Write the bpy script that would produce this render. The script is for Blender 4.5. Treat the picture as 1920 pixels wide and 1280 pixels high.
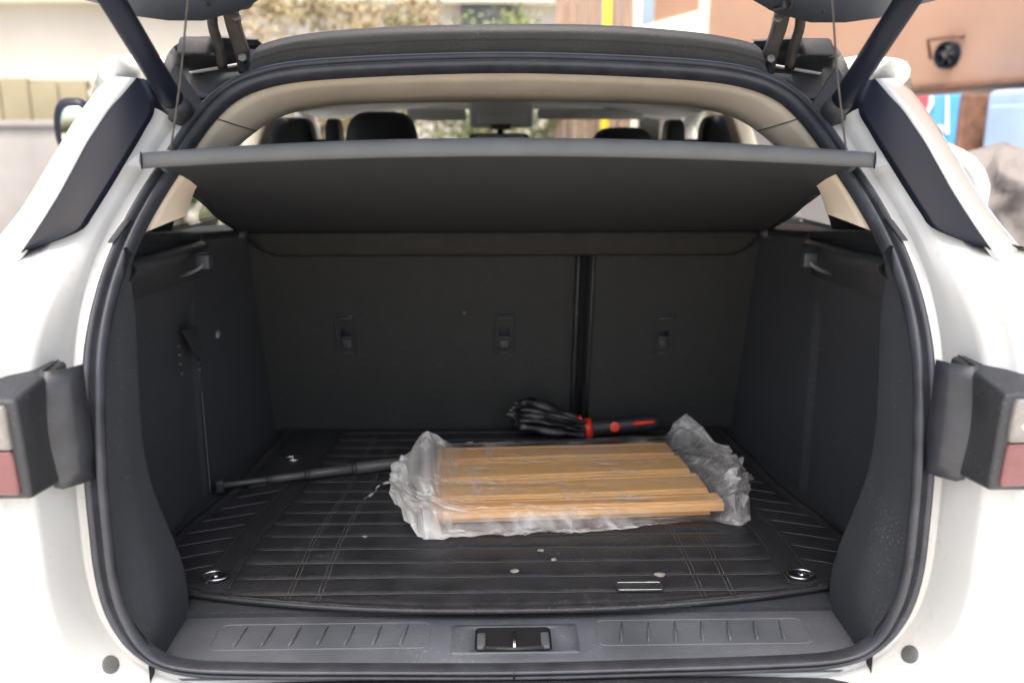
import bpy, bmesh, math, random
from mathutils import Vector, Matrix, noise as mn
random.seed(7)
scene = bpy.context.scene
COL = scene.collection
for o in list(bpy.data.objects):
    bpy.data.objects.remove(o)

# ------------------------------------------------------------------ camera
F_PX, W_PX, H_PX = 1600.0, 1920.0, 1280.0
CAM = Vector((-0.025, 0.0, 1.40))
PITCH, YAW = math.radians(13.2), math.radians(-1.25)
cd = bpy.data.cameras.new('camera')
cam = bpy.data.objects.new('camera', cd); COL.objects.link(cam)
cam.location = CAM
cam.rotation_euler = (math.pi/2 - PITCH, 0, YAW)
cd.sensor_width = 36.0; cd.lens = 36.0*F_PX/W_PX
cd.clip_start = 0.01; cd.clip_end = 500
cd.dof.use_dof = True; cd.dof.focus_distance = 1.38; cd.dof.aperture_fstop = 2.8
scene.camera = cam

# ------------------------------------------------------------------ light
SUN_EL, SUN_AZ = math.radians(70), math.radians(-171)     # azimuth from +Y, clockwise
sd = Vector((math.sin(SUN_AZ)*math.cos(SUN_EL), math.cos(SUN_AZ)*math.cos(SUN_EL), math.sin(SUN_EL)))
w = bpy.data.worlds.new('World'); scene.world = w; w.use_nodes = True
nt = w.node_tree; bg = nt.nodes['Background']
sky = nt.nodes.new('ShaderNodeTexSky'); sky.sky_type = 'NISHITA'; sky.sun_disc = False
sky.sun_elevation = SUN_EL; sky.sun_rotation = SUN_AZ
sky.dust_density = 8.0; sky.air_density = 1.0; sky.ozone_density = 0.6
nt.links.new(sky.outputs[0], bg.inputs[0]); bg.inputs[1].default_value = 0.15
sl = bpy.data.lights.new('sun', 'SUN'); sl.energy = 1.4; sl.angle = math.radians(10); sl.color = (1.0, 0.95, 0.87)
so = bpy.data.objects.new('sun', sl); COL.objects.link(so)
so.rotation_euler = (-sd).to_track_quat('-Z', 'Y').to_euler(); so.location = sd*30
vs = scene.view_settings
vs.view_transform = 'Standard'; vs.look = 'None'; vs.exposure = 1.74; vs.gamma = 1.0; vs.use_curve_mapping = False

# ------------------------------------------------------------------ measuring helpers (pixel + real depth -> point)
R = cam.rotation_euler.to_matrix()
def ray(px, py):
    return R @ Vector(((px-W_PX/2)/F_PX, -(py-H_PX/2)/F_PX, -1.0))
def atY(px, py, Y): d = ray(px, py); return CAM + d*((Y-CAM.y)/d.y)
def atZ(px, py, Z): d = ray(px, py); return CAM + d*((Z-CAM.z)/d.z)
PROF = [(.40,1.02),(.60,1.025),(.70,1.03),(.9,1.035),(1.0,1.045),(1.1,1.075),(1.2,1.13),(1.3,1.20),(1.4,1.28),(1.5,1.37),(1.6,1.46),(1.7,1.55)]
def Yo(z):
    if z <= PROF[0][0]: return PROF[0][1]
    for i in range(len(PROF)-1):
        (a, ya), (b, yb) = PROF[i], PROF[i+1]
        if z <= b:
            t = (z-a)/(b-a)
            m0 = (yb-PROF[max(i-1,0)][1])/(b-PROF[max(i-1,0)][0])*(b-a)
            j = min(i+2, len(PROF)-1)
            m1 = (PROF[j][1]-ya)/(PROF[j][0]-a)*(b-a)
            return (2*t**3-3*t*t+1)*ya+(t**3-2*t*t+t)*m0+(-2*t**3+3*t*t)*yb+(t**3-t*t)*m1
    return PROF[-1][1]
def onP(px, py, off=0.0):
    d = ray(px, py); lo, hi = 0.3, 3.0
    for _ in range(50):
        m = (lo+hi)/2; p = CAM+d*m
        if p.y - Yo(p.z) - off > 0: hi = m
        else: lo = m
    return CAM+d*lo
def mir(p): return Vector((-p[0], p[1], p[2]))
def V(*a): return Vector(a)
def lerp(a, b, t): return a+(b-a)*t
def sst(a, b, x):
    t = max(0.0, min(1.0, (x-a)/(b-a))); return t*t*(3-2*t)

def catmull(pts, n, closed=False):
    pts = [Vector(p) for p in pts]; N = len(pts); segs = N if closed else N-1
    dense = []
    for i in range(segs):
        if closed: p0, p1, p2, p3 = pts[(i-1)%N], pts[i], pts[(i+1)%N], pts[(i+2)%N]
        else: p0, p1, p2, p3 = pts[max(i-1,0)], pts[i], pts[i+1], pts[min(i+2,N-1)]
        for k in range(16):
            t = k/16
            dense.append(0.5*((2*p1)+(p2-p0)*t+(2*p0-5*p1+4*p2-p3)*t*t+(3*p1-p0-3*p2+p3)*t**3))
    dense.append(pts[0].copy() if closed else pts[-1].copy())
    L = [0.0]
    for a, b in zip(dense, dense[1:]): L.append(L[-1]+(b-a).length)
    out, j, cnt = [], 0, (n if closed else n-1)
    for i in range(n):
        s = L[-1]*i/cnt
        while j < len(L)-2 and L[j+1] < s: j += 1
        d = L[j+1]-L[j]
        out.append(dense[j].lerp(dense[j+1], (s-L[j])/d if d > 1e-9 else 0))
    return out
def smooth_curve(c, it=4, closed=True):
    n = len(c)
    for _ in range(it):
        d = [p.copy() for p in c]
        for i in range(n):
            if closed or 0 < i < n-1: d[i] = c[i]*.5+(c[(i-1)%n]+c[(i+1)%n])*.25
        c = d
    return c

# ------------------------------------------------------------------ materials
def mat(name, col, rough=.5, metal=0., coat=0., var=0., vscale=8., bump=0., bscale=200., spec=.5, col2=None, detail=6., stretch=None, sheen=0.):
    m = bpy.data.materials.new(name); m.use_nodes = True
    t = m.node_tree; b = t.nodes['Principled BSDF']
    b.inputs['Base Color'].default_value = (*col, 1); b.inputs['Roughness'].default_value = rough
    b.inputs['Metallic'].default_value = metal; b.inputs['Coat Weight'].default_value = coat
    b.inputs['Specular IOR Level'].default_value = spec
    b.inputs['Sheen Weight'].default_value = sheen
    tc = t.nodes.new('ShaderNodeTexCoord'); src = tc.outputs['Object']
    if stretch:
        mp = t.nodes.new('ShaderNodeMapping'); mp.inputs['Scale'].default_value = stretch
        t.links.new(src, mp.inputs[0]); src = mp.outputs[0]
    if var > 0 or col2:
        n = t.nodes.new('ShaderNodeTexNoise'); n.inputs['Scale'].default_value = vscale; n.inputs['Detail'].default_value = detail
        t.links.new(src, n.inputs['Vector'])
        r = t.nodes.new('ShaderNodeValToRGB'); r.color_ramp.elements[0].position = .32; r.color_ramp.elements[1].position = .68
        c2 = col2 or tuple(c*(1+var) for c in col)
        r.color_ramp.elements[0].color = (*(tuple(c*(1-var) for c in col) if not col2 else col), 1)
        r.color_ramp.elements[1].color = (*c2, 1)
        t.links.new(n.outputs[0], r.inputs[0]); t.links.new(r.outputs[0], b.inputs['Base Color'])
        mr = t.nodes.new('ShaderNodeMapRange'); mr.inputs[3].default_value = max(.03, rough*(1-.25)); mr.inputs[4].default_value = min(1, rough*1.25)
        t.links.new(n.outputs[0], mr.inputs[0]); t.links.new(mr.outputs[0], b.inputs['Roughness'])
    if bump > 0:
        n2 = t.nodes.new('ShaderNodeTexNoise'); n2.inputs['Scale'].default_value = bscale; n2.inputs['Detail'].default_value = 4
        t.links.new(src, n2.inputs['Vector'])
        bp = t.nodes.new('ShaderNodeBump'); bp.inputs['Strength'].default_value = bump; bp.inputs['Distance'].default_value = .002
        t.links.new(n2.outputs[0], bp.inputs['Height']); t.links.new(bp.outputs[0], b.inputs['Normal'])
    return m
M = {}
M['white'] = mat('white_paint', (.62,.63,.605), .30, coat=1.0, var=.025, vscale=5)
M['rubber'] = mat('rubber', (.042,.046,.055), .32, var=.25, vscale=30, bump=.12, bscale=400)
M['plastic'] = mat('grained_black_plastic', (.032,.035,.040), .48, var=.2, vscale=14, bump=.25, bscale=900)
M['sillp'] = mat('sill_plastic', (.100,.110,.124), .42, var=.22, vscale=9, bump=.25, bscale=900)
M['carpet'] = mat('boot_carpet', (.042,.047,.054), .95, var=.06, vscale=40, bump=.9, bscale=700, spec=.12, sheen=.03)
M['carpet2'] = mat('seat_back_carpet', (.049,.051,.049), .95, var=.06, vscale=30, bump=.9, bscale=650, spec=.12, sheen=.03)
M['gloss'] = mat('gloss_black', (.011,.014,.023), .34, spec=.14, coat=.0, var=.15, vscale=6)
M['beige'] = mat('beige_trim', (.74,.645,.50), .75, var=.05, vscale=10, bump=.35, bscale=500)
M['lining'] = mat('grey_roof_lining', (.72,.72,.68), .9, var=.05, vscale=20, bump=.4, bscale=500)
M['shelf'] = mat('shelf_carpet', (.041,.044,.047), .95, var=.06, vscale=35, bump=.9, bscale=700, spec=.15)
M['shelfedge'] = mat('shelf_edge_plastic', (.10,.107,.108), .65, var=.1, vscale=20, bump=.2, bscale=600)
M['shelfcap'] = mat('shelf_cap_plastic', (.30,.31,.31), .42, var=.08, vscale=20, bump=.1, bscale=600)
M['flap'] = mat('shelf_flap_cloth', (.048,.047,.043), .95, var=.12, vscale=40, bump=.8, bscale=600, spec=.1)
M['mat'] = mat('black_leatherette', (.028,.029,.033), .40, var=.25, vscale=22, bump=.4, bscale=420)
M['piping_hilite'] = mat('highlit_piping_leatherette', (.045,.045,.046), .38, var=.2, vscale=40, bump=.2)  # paler than the mat: seam highlights put into the colour
M['stitch'] = mat('stitch_thread', (.16,.155,.14), .8, var=.2, vscale=90)
M['metal'] = mat('steel', (.62,.62,.62), .25, metal=1, var=.1, vscale=40)
M['dmetal'] = mat('dark_steel', (.16,.155,.15), .45, metal=.7, var=.3, vscale=30, bump=.2)
M['red'] = mat('red_plastic', (.62,.030,.018), .42, var=.1, vscale=30)
M['umb'] = mat('black_nylon', (.012,.012,.014), .36, var=.25, vscale=30, bump=.4, bscale=160)
M['rod'] = mat('pole_black', (.075,.078,.075), .38, var=.2, vscale=20, bump=.1)
M['cord'] = mat('cord_grey', (.07,.065,.055), .8, var=.3, vscale=60)
M['seat'] = mat('seat_black', (.018,.020,.025), .55, var=.2, vscale=25, bump=.4, bscale=250)
M['crumb'] = mat('pale_crumb', (.30,.28,.24), .85, var=.25, vscale=90, bump=.5, bscale=200)
M['tyre'] = mat('tyre', (.025,.025,.025), .8, var=.2, vscale=30, bump=.4)
M['gate_under'] = mat('tailgate_trim', (.085,.10,.125), .45, var=.12, vscale=9, bump=.2, bscale=600)
M['hinge'] = mat('dusty_hinge', (.045,.040,.035), .6, metal=.3, var=.4, vscale=50, bump=.4, bscale=120)
M['dusty'] = mat('dusty_black', (.034,.034,.032), .55, var=.3, vscale=12, bump=.25, bscale=300)
M['plug'] = mat('grey_plug', (.10,.105,.10), .6, var=.2, vscale=60, bump=.2)

def dust(m, scale, amount, colr=(.34,.32,.28), lo=.60):
    t = m.node_tree; b = t.nodes['Principled BSDF']; bc = b.inputs['Base Color']
    tc = t.nodes.new('ShaderNodeTexCoord')
    n = t.nodes.new('ShaderNodeTexNoise'); n.inputs['Scale'].default_value = scale; n.inputs['Detail'].default_value = 2
    n2 = t.nodes.new('ShaderNodeTexNoise'); n2.inputs['Scale'].default_value = 9; n2.inputs['Detail'].default_value = 5
    for q in (n, n2): t.links.new(tc.outputs['Object'], q.inputs['Vector'])
    r = t.nodes.new('ShaderNodeMapRange'); r.inputs[1].default_value = lo; r.inputs[2].default_value = lo+.10; r.inputs[4].default_value = amount
    r2 = t.nodes.new('ShaderNodeMapRange'); r2.inputs[1].default_value = .42; r2.inputs[2].default_value = .68; r2.inputs[3].default_value = .08
    mu = t.nodes.new('ShaderNodeMath'); mu.operation = 'MULTIPLY'
    t.links.new(n.outputs[0], r.inputs[0]); t.links.new(n2.outputs[0], r2.inputs[0])
    t.links.new(r.outputs[0], mu.inputs[0]); t.links.new(r2.outputs[0], mu.inputs[1])
    mx_ = t.nodes.new('ShaderNodeMix'); mx_.data_type = 'RGBA'; mx_.inputs['B'].default_value = (*colr, 1)
    t.links.new(mu.outputs[0], mx_.inputs['Factor'])
    if bc.is_linked: t.links.new(bc.links[0].from_socket, mx_.inputs['A'])
    else: mx_.inputs['A'].default_value = bc.default_value
    t.links.new(mx_.outputs['Result'], bc)
dust(M['mat'], 260, .35); dust(M['sillp'], 300, .5); dust(M['dusty'], 200, .30, lo=.60); dust(M['carpet'], 320, .45, lo=.63); dust(M['carpet2'], 320, .35, lo=.64); dust(M['plastic'], 260, .35); dust(M['rubber'], 200, .10)
dust(M['white'], 110, .30, (.42,.40,.34), .58)
def glass(name, tint, refl=.06, rough=.02):
    m = bpy.data.materials.new(name); m.use_nodes = True; t = m.node_tree
    t.nodes.remove(t.nodes['Principled BSDF']); out = t.nodes['Material Output']
    tr = t.nodes.new('ShaderNodeBsdfTransparent'); tr.inputs[0].default_value = (*tint, 1)
    gl = t.nodes.new('ShaderNodeBsdfGlossy'); gl.inputs['Roughness'].default_value = rough
    lw = t.nodes.new('ShaderNodeLayerWeight'); pw = t.nodes.new('ShaderNodeMath'); pw.operation = 'POWER'; pw.inputs[1].default_value = 4.0
    lw.inputs[0].default_value = .5; t.links.new(lw.outputs['Facing'], pw.inputs[0])
    fr = t.nodes.new('ShaderNodeMath'); fr.operation = 'MULTIPLY_ADD'; fr.inputs[1].default_value = .6; fr.inputs[2].default_value = .04
    t.links.new(pw.outputs[0], fr.inputs[0])
    n = t.nodes.new('ShaderNodeTexNoise'); n.inputs['Scale'].default_value = 3
    mx = t.nodes.new('ShaderNodeMixShader')
    t.links.new(fr.outputs[0], mx.inputs[0]); t.links.new(tr.outputs[0], mx.inputs[1]); t.links.new(gl.outputs[0], mx.inputs[2])
    mr = t.nodes.new('ShaderNodeMapRange'); mr.inputs[3].default_value = rough; mr.inputs[4].default_value = rough*2
    t.links.new(n.outputs[0], mr.inputs[0]); t.links.new(mr.outputs[0], gl.inputs['Roughness'])
    t.links.new(mx.outputs[0], out.inputs[0]); return m
M['glass'] = glass('clear_glass', (.93,.95,.94))
M['tint'] = glass('tinted_glass', (.55,.60,.62))

def wood_mat(name, a, b, seed):
    m = bpy.data.materials.new(name); m.use_nodes = True; t = m.node_tree; p = t.nodes['Principled BSDF']
    tc = t.nodes.new('ShaderNodeTexCoord'); mp = t.nodes.new('ShaderNodeMapping')
    mp.inputs['Scale'].default_value = (2.2, 42, 30); mp.inputs['Location'].default_value = (seed*3.1, seed*1.7, seed)
    t.links.new(tc.outputs['Object'], mp.inputs[0])
    n = t.nodes.new('ShaderNodeTexNoise'); n.inputs['Scale'].default_value = 1.6; n.inputs['Detail'].default_value = 7; n.inputs['Distortion'].default_value = .6
    t.links.new(mp.outputs[0], n.inputs[0])
    r = t.nodes.new('ShaderNodeValToRGB'); e = r.color_ramp.elements
    e[0].position = .3; e[0].color = (*a, 1); e[1].position = .7; e[1].color = (*b, 1)
    t.links.new(n.outputs[0], r.inputs[0]); t.links.new(r.outputs[0], p.inputs['Base Color'])
    p.inputs['Roughness'].default_value = .55; p.inputs['Specular IOR Level'].default_value = .3
    bp = t.nodes.new('ShaderNodeBump'); bp.inputs['Strength'].default_value = .15; bp.inputs['Distance'].default_value = .001
    t.links.new(n.outputs[0], bp.inputs['Height']); t.links.new(bp.outputs[0], p.inputs['Normal'])
    return m
M['wood1'] = wood_mat('honey_wood', (.95,.55,.20), (.98,.66,.32), 1)
M['wood2'] = wood_mat('red_brown_wood', (.88,.47,.18), (.95,.60,.28), 2)

def film_mat():
    m = bpy.data.materials.new('clear_film'); m.use_nodes = True; t = m.node_tree
    t.nodes.remove(t.nodes['Principled BSDF']); out = t.nodes['Material Output']
    tr = t.nodes.new('ShaderNodeBsdfTransparent'); tr.inputs[0].default_value = (.97,.97,.97,1)
    gl = t.nodes.new('ShaderNodeBsdfGlossy'); gl.inputs['Roughness'].default_value = .09
    df = t.nodes.new('ShaderNodeBsdfDiffuse'); df.inputs[0].default_value = (.96,.96,.93,1)
    tl = t.nodes.new('ShaderNodeBsdfTranslucent'); tl.inputs[0].default_value = (.8,.8,.78,1)
    m0 = t.nodes.new('ShaderNodeMixShader'); m0.inputs[0].default_value = .18
    t.links.new(df.outputs[0], m0.inputs[1]); t.links.new(tl.outputs[0], m0.inputs[2])
    lw = t.nodes.new('ShaderNodeLayerWeight'); lw.inputs[0].default_value = .42
    tc = t.nodes.new('ShaderNodeTexCoord')
    n = t.nodes.new('ShaderNodeTexNoise'); n.inputs['Scale'].default_value = 45; n.inputs['Detail'].default_value = 3; n.inputs['Distortion'].default_value = 2.5
    t.links.new(tc.outputs['Object'], n.inputs[0])
    bp = t.nodes.new('ShaderNodeBump'); bp.inputs['Strength'].default_value = .5; bp.inputs['Distance'].default_value = .004
    t.links.new(n.outputs[0], bp.inputs['Height'])
    for s in (gl, lw): t.links.new(bp.outputs[0], s.inputs['Normal'])
    ma = t.nodes.new('ShaderNodeMixShader')
    a = t.nodes.new('ShaderNodeAttribute'); a.attribute_name = 'crease_glint'
    mp = t.nodes.new('ShaderNodeMapping'); mp.inputs['Scale'].default_value = (9, 60, 30); mp.inputs['Rotation'].default_value = (0, 0, .12)
    t.links.new(tc.outputs['Object'], mp.inputs[0])
    ns = t.nodes.new('ShaderNodeTexNoise'); ns.inputs['Scale'].default_value = 1.0; ns.inputs['Detail'].default_value = 4; ns.inputs['Distortion'].default_value = .8
    t.links.new(mp.outputs[0], ns.inputs['Vector'])
    ms = t.nodes.new('ShaderNodeMapRange'); ms.inputs[1].default_value = .58; ms.inputs[2].default_value = .72; ms.inputs[4].default_value = .60  # milky crease streaks, painted white in place of glints on the film
    t.links.new(ns.outputs[0], ms.inputs[0])
    ad = t.nodes.new('ShaderNodeMath'); ad.operation = 'ADD'; ad.use_clamp = True
    t.links.new(a.outputs['Fac'], ad.inputs[0]); t.links.new(ms.outputs[0], ad.inputs[1])
    t.links.new(ad.outputs[0], ma.inputs[0]); t.links.new(tr.outputs[0], ma.inputs[1]); t.links.new(m0.outputs[0], ma.inputs[2])
    mb = t.nodes.new('ShaderNodeMixShader'); mm = t.nodes.new('ShaderNodeMath'); mm.operation = 'MULTIPLY_ADD'
    mm.inputs[1].default_value = .30; mm.inputs[2].default_value = .04; mm.use_clamp = True
    t.links.new(lw.outputs['Facing'], mm.inputs[0]); t.links.new(mm.outputs[0], mb.inputs[0])
    t.links.new(ma.outputs[0], mb.inputs[1]); t.links.new(gl.outputs[0], mb.inputs[2])
    t.links.new(mb.outputs[0], out.inputs[0]); return m
M['film'] = film_mat()

# ------------------------------------------------------------------ object helpers
def link(o, parent=None):
    COL.objects.link(o)
    if parent is not None:
        o.parent = parent; o.matrix_parent_inverse = parent.matrix_world.inverted()
    return o
def thing(name, label, cat, loc=(0,0,0), group=None):
    o = bpy.data.objects.new(name, None); o.empty_display_size = .05
    COL.objects.link(o); o.location = loc; o.matrix_world = Matrix.Translation(loc)
    return tag(o, label, cat, group)
def tag(o, label, cat, group=None):
    o['label'] = label; o['category'] = cat
    if group: o['group'] = group
    return o
def mesh(name, vs_, fs, m, parent=None, smooth=True, solid=0., bevel=0., seg=2, sub=0, soff=0., fix=True):
    me = bpy.data.meshes.new(name)
    me.from_pydata([tuple(v) for v in vs_], [], fs); me.validate()
    if fix:
        bm = bmesh.new(); bm.from_mesh(me); bmesh.ops.remove_doubles(bm, verts=bm.verts, dist=1e-6)
        bmesh.ops.recalc_face_normals(bm, faces=bm.faces); bm.to_mesh(me); bm.free()
    me.materials.append(m if not isinstance(m, str) else M[m])
    for p in me.polygons: p.use_smooth = smooth
    o = bpy.data.objects.new(name, me); link(o, parent)
    if solid:
        md = o.modifiers.new('s', 'SOLIDIFY'); md.thickness = abs(solid); md.offset = soff
    if bevel:
        md = o.modifiers.new('b', 'BEVEL'); md.width = bevel; md.segments = seg; md.limit_method = 'ANGLE'; md.angle_limit = math.radians(35)
        md.harden_normals = False
    if sub:
        md = o.modifiers.new('u', 'SUBSURF'); md.levels = sub; md.render_levels = sub
    return o
def grid(rows, closed_u=False, closed_v=False):
    nv, nu = len(rows), len(rows[0]); vs_ = [p for r in rows for p in r]; fs = []
    for j in range(nv if closed_v else nv-1):
        for i in range(nu if closed_u else nu-1):
            a, b = j*nu+i, j*nu+(i+1)%nu; k = ((j+1)%nv)*nu
            fs.append((a, b, k+(i+1)%nu, k+i))
    return vs_, fs
def loft(name, rows, m, parent=None, closed_u=False, closed_v=False, **k):
    v, f = grid(rows, closed_u, closed_v); return mesh(name, v, f, m, parent, **k)
def boxv(x0, x1, y0, y1, z0, z1):
    v = [V(x,y,z) for z in (z0,z1) for y in (y0,y1) for x in (x0,x1)]
    f = [(0,2,3,1),(4,5,7,6),(0,1,5,4),(2,6,7,3),(0,4,6,2),(1,3,7,5)]; return v, f
def box(name, x0, x1, y0, y1, z0, z1, m, parent=None, bevel=.004, rot=None, **k):
    v, f = boxv(min(x0,x1), max(x0,x1), y0, y1, z0, z1)
    if rot:
        c = V((x0+x1)/2, (y0+y1)/2, (z0+z1)/2); v = [c+rot@(p-c) for p in v]
    return mesh(name, v, f, m, parent, smooth=True, bevel=bevel, **k)
def hexa(name, pts8, m, parent=None, bevel=.004, **k):
    f = [(0,2,3,1),(4,5,7,6),(0,1,5,4),(2,6,7,3),(0,4,6,2),(1,3,7,5)]
    return mesh(name, pts8, f, m, parent, bevel=bevel, **k)
def tube_rows(pts, rad, seg=10):
    pts = [Vector(p) for p in pts]; n = len(pts); rows = []
    up = V(0,0,1); pu = None
    for i, p in enumerate(pts):
        t = (pts[min(i+1,n-1)]-pts[max(i-1,0)]).normalized()
        if pu is None: pu = t.orthogonal().normalized() if abs(t.dot(up)) > .95 else (up-t*up.dot(t)).normalized()
        pu = (pu-t*pu.dot(t)).normalized(); s = t.cross(pu)
        r = rad[i] if isinstance(rad, (list, tuple)) else rad
        rows.append([p+(pu*math.cos(a)+s*math.sin(a))*r for a in (2*math.pi*k/seg for k in range(seg))])
    return rows
def tube(name, pts, rad, m, parent=None, seg=10, caps=True, **k):
    rows = tube_rows(pts, rad, seg); v, f = grid(rows, closed_u=True)
    if caps:
        f.append(tuple(range(seg))[::-1]); b = (len(rows)-1)*seg; f.append(tuple(b+i for i in range(seg)))
    return mesh(name, v, f, m, parent, **k)
def tubes(name, list_, m, parent=None, seg=6, **k):
    v, f = [], []
    for pts, rad in list_:
        a, b = grid(tube_rows(pts, rad, seg), closed_u=True); o = len(v)
        f += [tuple(i+o for i in q) for q in b]; n = len(a)
        f.append(tuple(o+i for i in range(seg))[::-1]); f.append(tuple(o+n-seg+i for i in range(seg))); v += a
    return mesh(name, v, f, m, parent, **k)
def disc(name, c, nrm, r, h, m, parent=None, seg=28, bevel=.001, **k):
    nrm = Vector(nrm).normalized(); return tube(name, [Vector(c), Vector(c)+nrm*h], r, m, parent, seg=seg, bevel=bevel, **k)
def poly_plate(name, pts, thick, m, parent=None, bevel=.002, smooth=False, direction=None):
    pts = [Vector(p) for p in pts]; n = len(pts)
    if direction is None: direction = (pts[1]-pts[0]).cross(pts[-1]-pts[0]).normalized()
    d = Vector(direction)*thick; v = pts+[p+d for p in pts]
    f = [tuple(range(n)), tuple(range(2*n-1, n-1, -1))]+[(i, (i+1)%n, n+(i+1)%n, n+i) for i in range(n)]
    return mesh(name, v, f, m, parent, smooth=smooth, bevel=bevel)

# ================================================================== SETTING
g = mesh('ground', *grid([[V(x, y, 0) for x in (-60, -3, 3, 60)] for y in (-40, 0, 6, 120)]),
         mat('dusty_concrete', (.44,.425,.40), .9, var=.15, vscale=2.5, bump=.5, bscale=40), smooth=False)
g['kind'] = 'structure'

# ================================================================== CAR
car = thing('car', 'white car with its tailgate raised over the open boot', 'car', (0, 2.6, 0))

# ---- opening curve
left_px = [(955,1268),(700,1268),(480,1267),(340,1260),(265,1230),(212,1170),(184,1090),(170,980),(160,850),(158,740),(164,640),(186,540),
           (220,450),(258,378),(300,312),(350,236),(400,180),(450,148),(520,127),(620,116),(790,108),(955,105)]
lw_ = [onP(*p) for p in left_px]
lw_[0].x = 0; lw_[-1].x = 0
loop = lw_[:-1]+[lw_[-1]]+[mir(p) for p in lw_[-2:0:-1]]
NL = 320
loop = smooth_curve(catmull(loop, NL, True), 3)
loop = [V(p.x, Yo(p.z), p.z) for p in loop]
CEN = V(0, 1.15, 1.1)
def frames(c):
    out = []; n = len(c)
    for i, p in enumerate(c):
        t = (c[(i+1)%n]-c[i-1]).normalized(); s = (Yo(p.z+.01)-Yo(p.z-.01))/.02
        b = V(0,-1,s).normalized(); nn = t.cross(b).normalized()
        if nn.dot(p-CEN) < 0: nn = -nn
        out.append((p, nn, b))
    return out
FR = frames(loop)
prof = [(.001,-.012),(.003,.002),(-.001,.009),(-.006,.011),(-.010,.006),(-.0125,-.001),(-.0155,-.001),(-.018,.010),(-.023,.0165),(-.028,.014),(-.031,.004),(-.029,-.007)]
def seal_w(n): return lerp(.95, .58, sst(.3,.95,-n.z)) if n.z < 0 else lerp(.95, 1.08, sst(.3,.95,n.z))
seal = loft('door_seal', [[p+n*a*seal_w(n)+b*h for a, h in prof] for p, n, b in FR], 'rubber', car, closed_v=True)
tube('seal_joint', [FR[0][0]+FR[0][1]*-.0155+FR[0][2]*.0150, FR[0][0]+FR[0][1]*-.004+FR[0][2]*.0118, FR[0][0]+FR[0][1]*.003+FR[0][2]*.003], .0012, 'gloss', seal, seg=6)

LEFT = FR[:NL//2+1]           # bottom centre -> left side -> top centre
def jamb(sgn):
    secs = [(-.004,-.014),(.008,-.012),(.019,-.012),(.021,-.010),(.0235,.002),(.028,.028),(.033,.050),(.036,.058),(.040,.062),(.055,.073),(.060,.080),(.064,.086),(.070,.088),(.10,.086),(.15,.07),(.22,.03),(.30,-.06)]
    rows = []
    for p, n, b in LEFT:
        if p.z > 1.425: break
        up = sst(1.10, 1.25, p.z); up2 = sst(1.215, 1.27, p.z); bot = 1-sst(.70, .80, p.z)
        r = []
        for a, h in secs:
            hh = h if h < 0 else h*lerp(1.0, .18, up)*(1-.75*bot)
            a1 = min(a, .060); a2 = a-a1; hz_ = sst(.74, .84, p.z)
            d2 = n.lerp(V(-1, 0, 0), hz_)
            q = p+n*a1*lerp(1, 1.25, up)+d2*a2*(1-up2)+b*hh+V(-.25*a2*up2, a2*up2*.9, -.05*a2*up2)
            if bot > 0 and a > .06: q.z -= (a-.06)*bot*.6
            if sgn > 0: q = mir(q)
            r.append(q)
        rows.append(r)
    return rows
for s in (-1, 1):
    rows = jamb(s)
    qp = loft('rear_quarter_panel', rows, 'white', car)
    # round rubber plug in the lower corner with its shallow pressed ring
    dr = ray(210, 1253).normalized()
    def dist_ray(q):
        q = mir(q) if s > 0 else q
        w_ = q-CAM; return (w_-dr*w_.dot(dr)).length
    ij = min(((i, j) for i in range(1, len(rows)-1) for j in range(1, len(rows[0])-1)), key=lambda t: dist_ray(rows[t[0]][t[1]]))
    pc = rows[ij[0]][ij[1]]
    nrm = (rows[ij[0]+1][ij[1]]-rows[ij[0]-1][ij[1]]).cross(rows[ij[0]][ij[1]+1]-rows[ij[0]][ij[1]-1]).normalized()
    if nrm.y > 0: nrm = -nrm
    c = pc+nrm*.001
    disc('rubber_plug', c-nrm*.008, nrm, .0120, .0095, 'plug', qp)
    # small rubber buffer beside the seal
    a, b2 = (onP(206,456,-.018), onP(236,414,-.018))
    if s > 0: a, b2 = mir(a), mir(b2)
    ax = (b2-a); sd_ = V(1,0,0)
    hexa('rubber_buffer', [a-sd_*.005, a+sd_*.005, a-sd_*.005+V(0,.014,0), a+sd_*.005+V(0,.014,0), b2-sd_*.005, b2+sd_*.005, b2-sd_*.005+V(0,.014,0), b2+sd_*.005+V(0,.014,0)], 'plastic', qp, bevel=.002)

# ---- gloss black D-pillar panel + white outer pillar (measured on the right, mirrored)
inn = [(1634,150),(1617,202),(1640,248),(1677,307),(1712,362),(1742,408),(1757,428),(1800,448),(1856,466)]
out = [(1641,148),(1668,180),(1692,206),(1716,240),(1736,270),(1763,318),(1788,362),(1822,415),(1860,469)]
str_ = [(1680,146),(1702,162),(1730,196),(1757,234),(1779,270),(1809,318),(1837,364),(1868,408),(1904,452)]
for s in (1, -1):
    A = catmull([onP(*p, -.030) for p in inn], 40); B = catmull([onP(*p, -.034) for p in out], 40)
    Cc = catmull([onP(*p, .06) for p in str_], 40); B2 = [onP(1888,506,-.03)]; C2 = [onP(1940,492,.06)]
    if s < 0: A, B, Cc, B2, C2 = ([mir(p) for p in q] for q in (A, B, Cc, B2, C2))
    rows = [[a+V(0,.035,0)]+[a.lerp(b, t)+V(0,-.0012*math.sin(math.pi*t),0) for t in (0,.04,.2,.4,.6,.8,.96,1)]+[b+V(0,.03,0)] for a, b in zip(A, B)]
    loft('pillar_panel', rows, 'gloss', car)
    rows = []
    for b, c in zip(B+B2, Cc+C2):
        o1 = c+V(.05*s, .12, -.005); o2 = c+V(.09*s, .45, -.02)
        rows.append([b+V(-.002*s,.012,0), b+V(.003*s,.002,0), b.lerp(c,.3)+V(0,-.008,0), b.lerp(c,.7)+V(0,-.008,0), c, o1, o2])
    loft('pillar_outer', rows, 'white', car)

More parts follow.
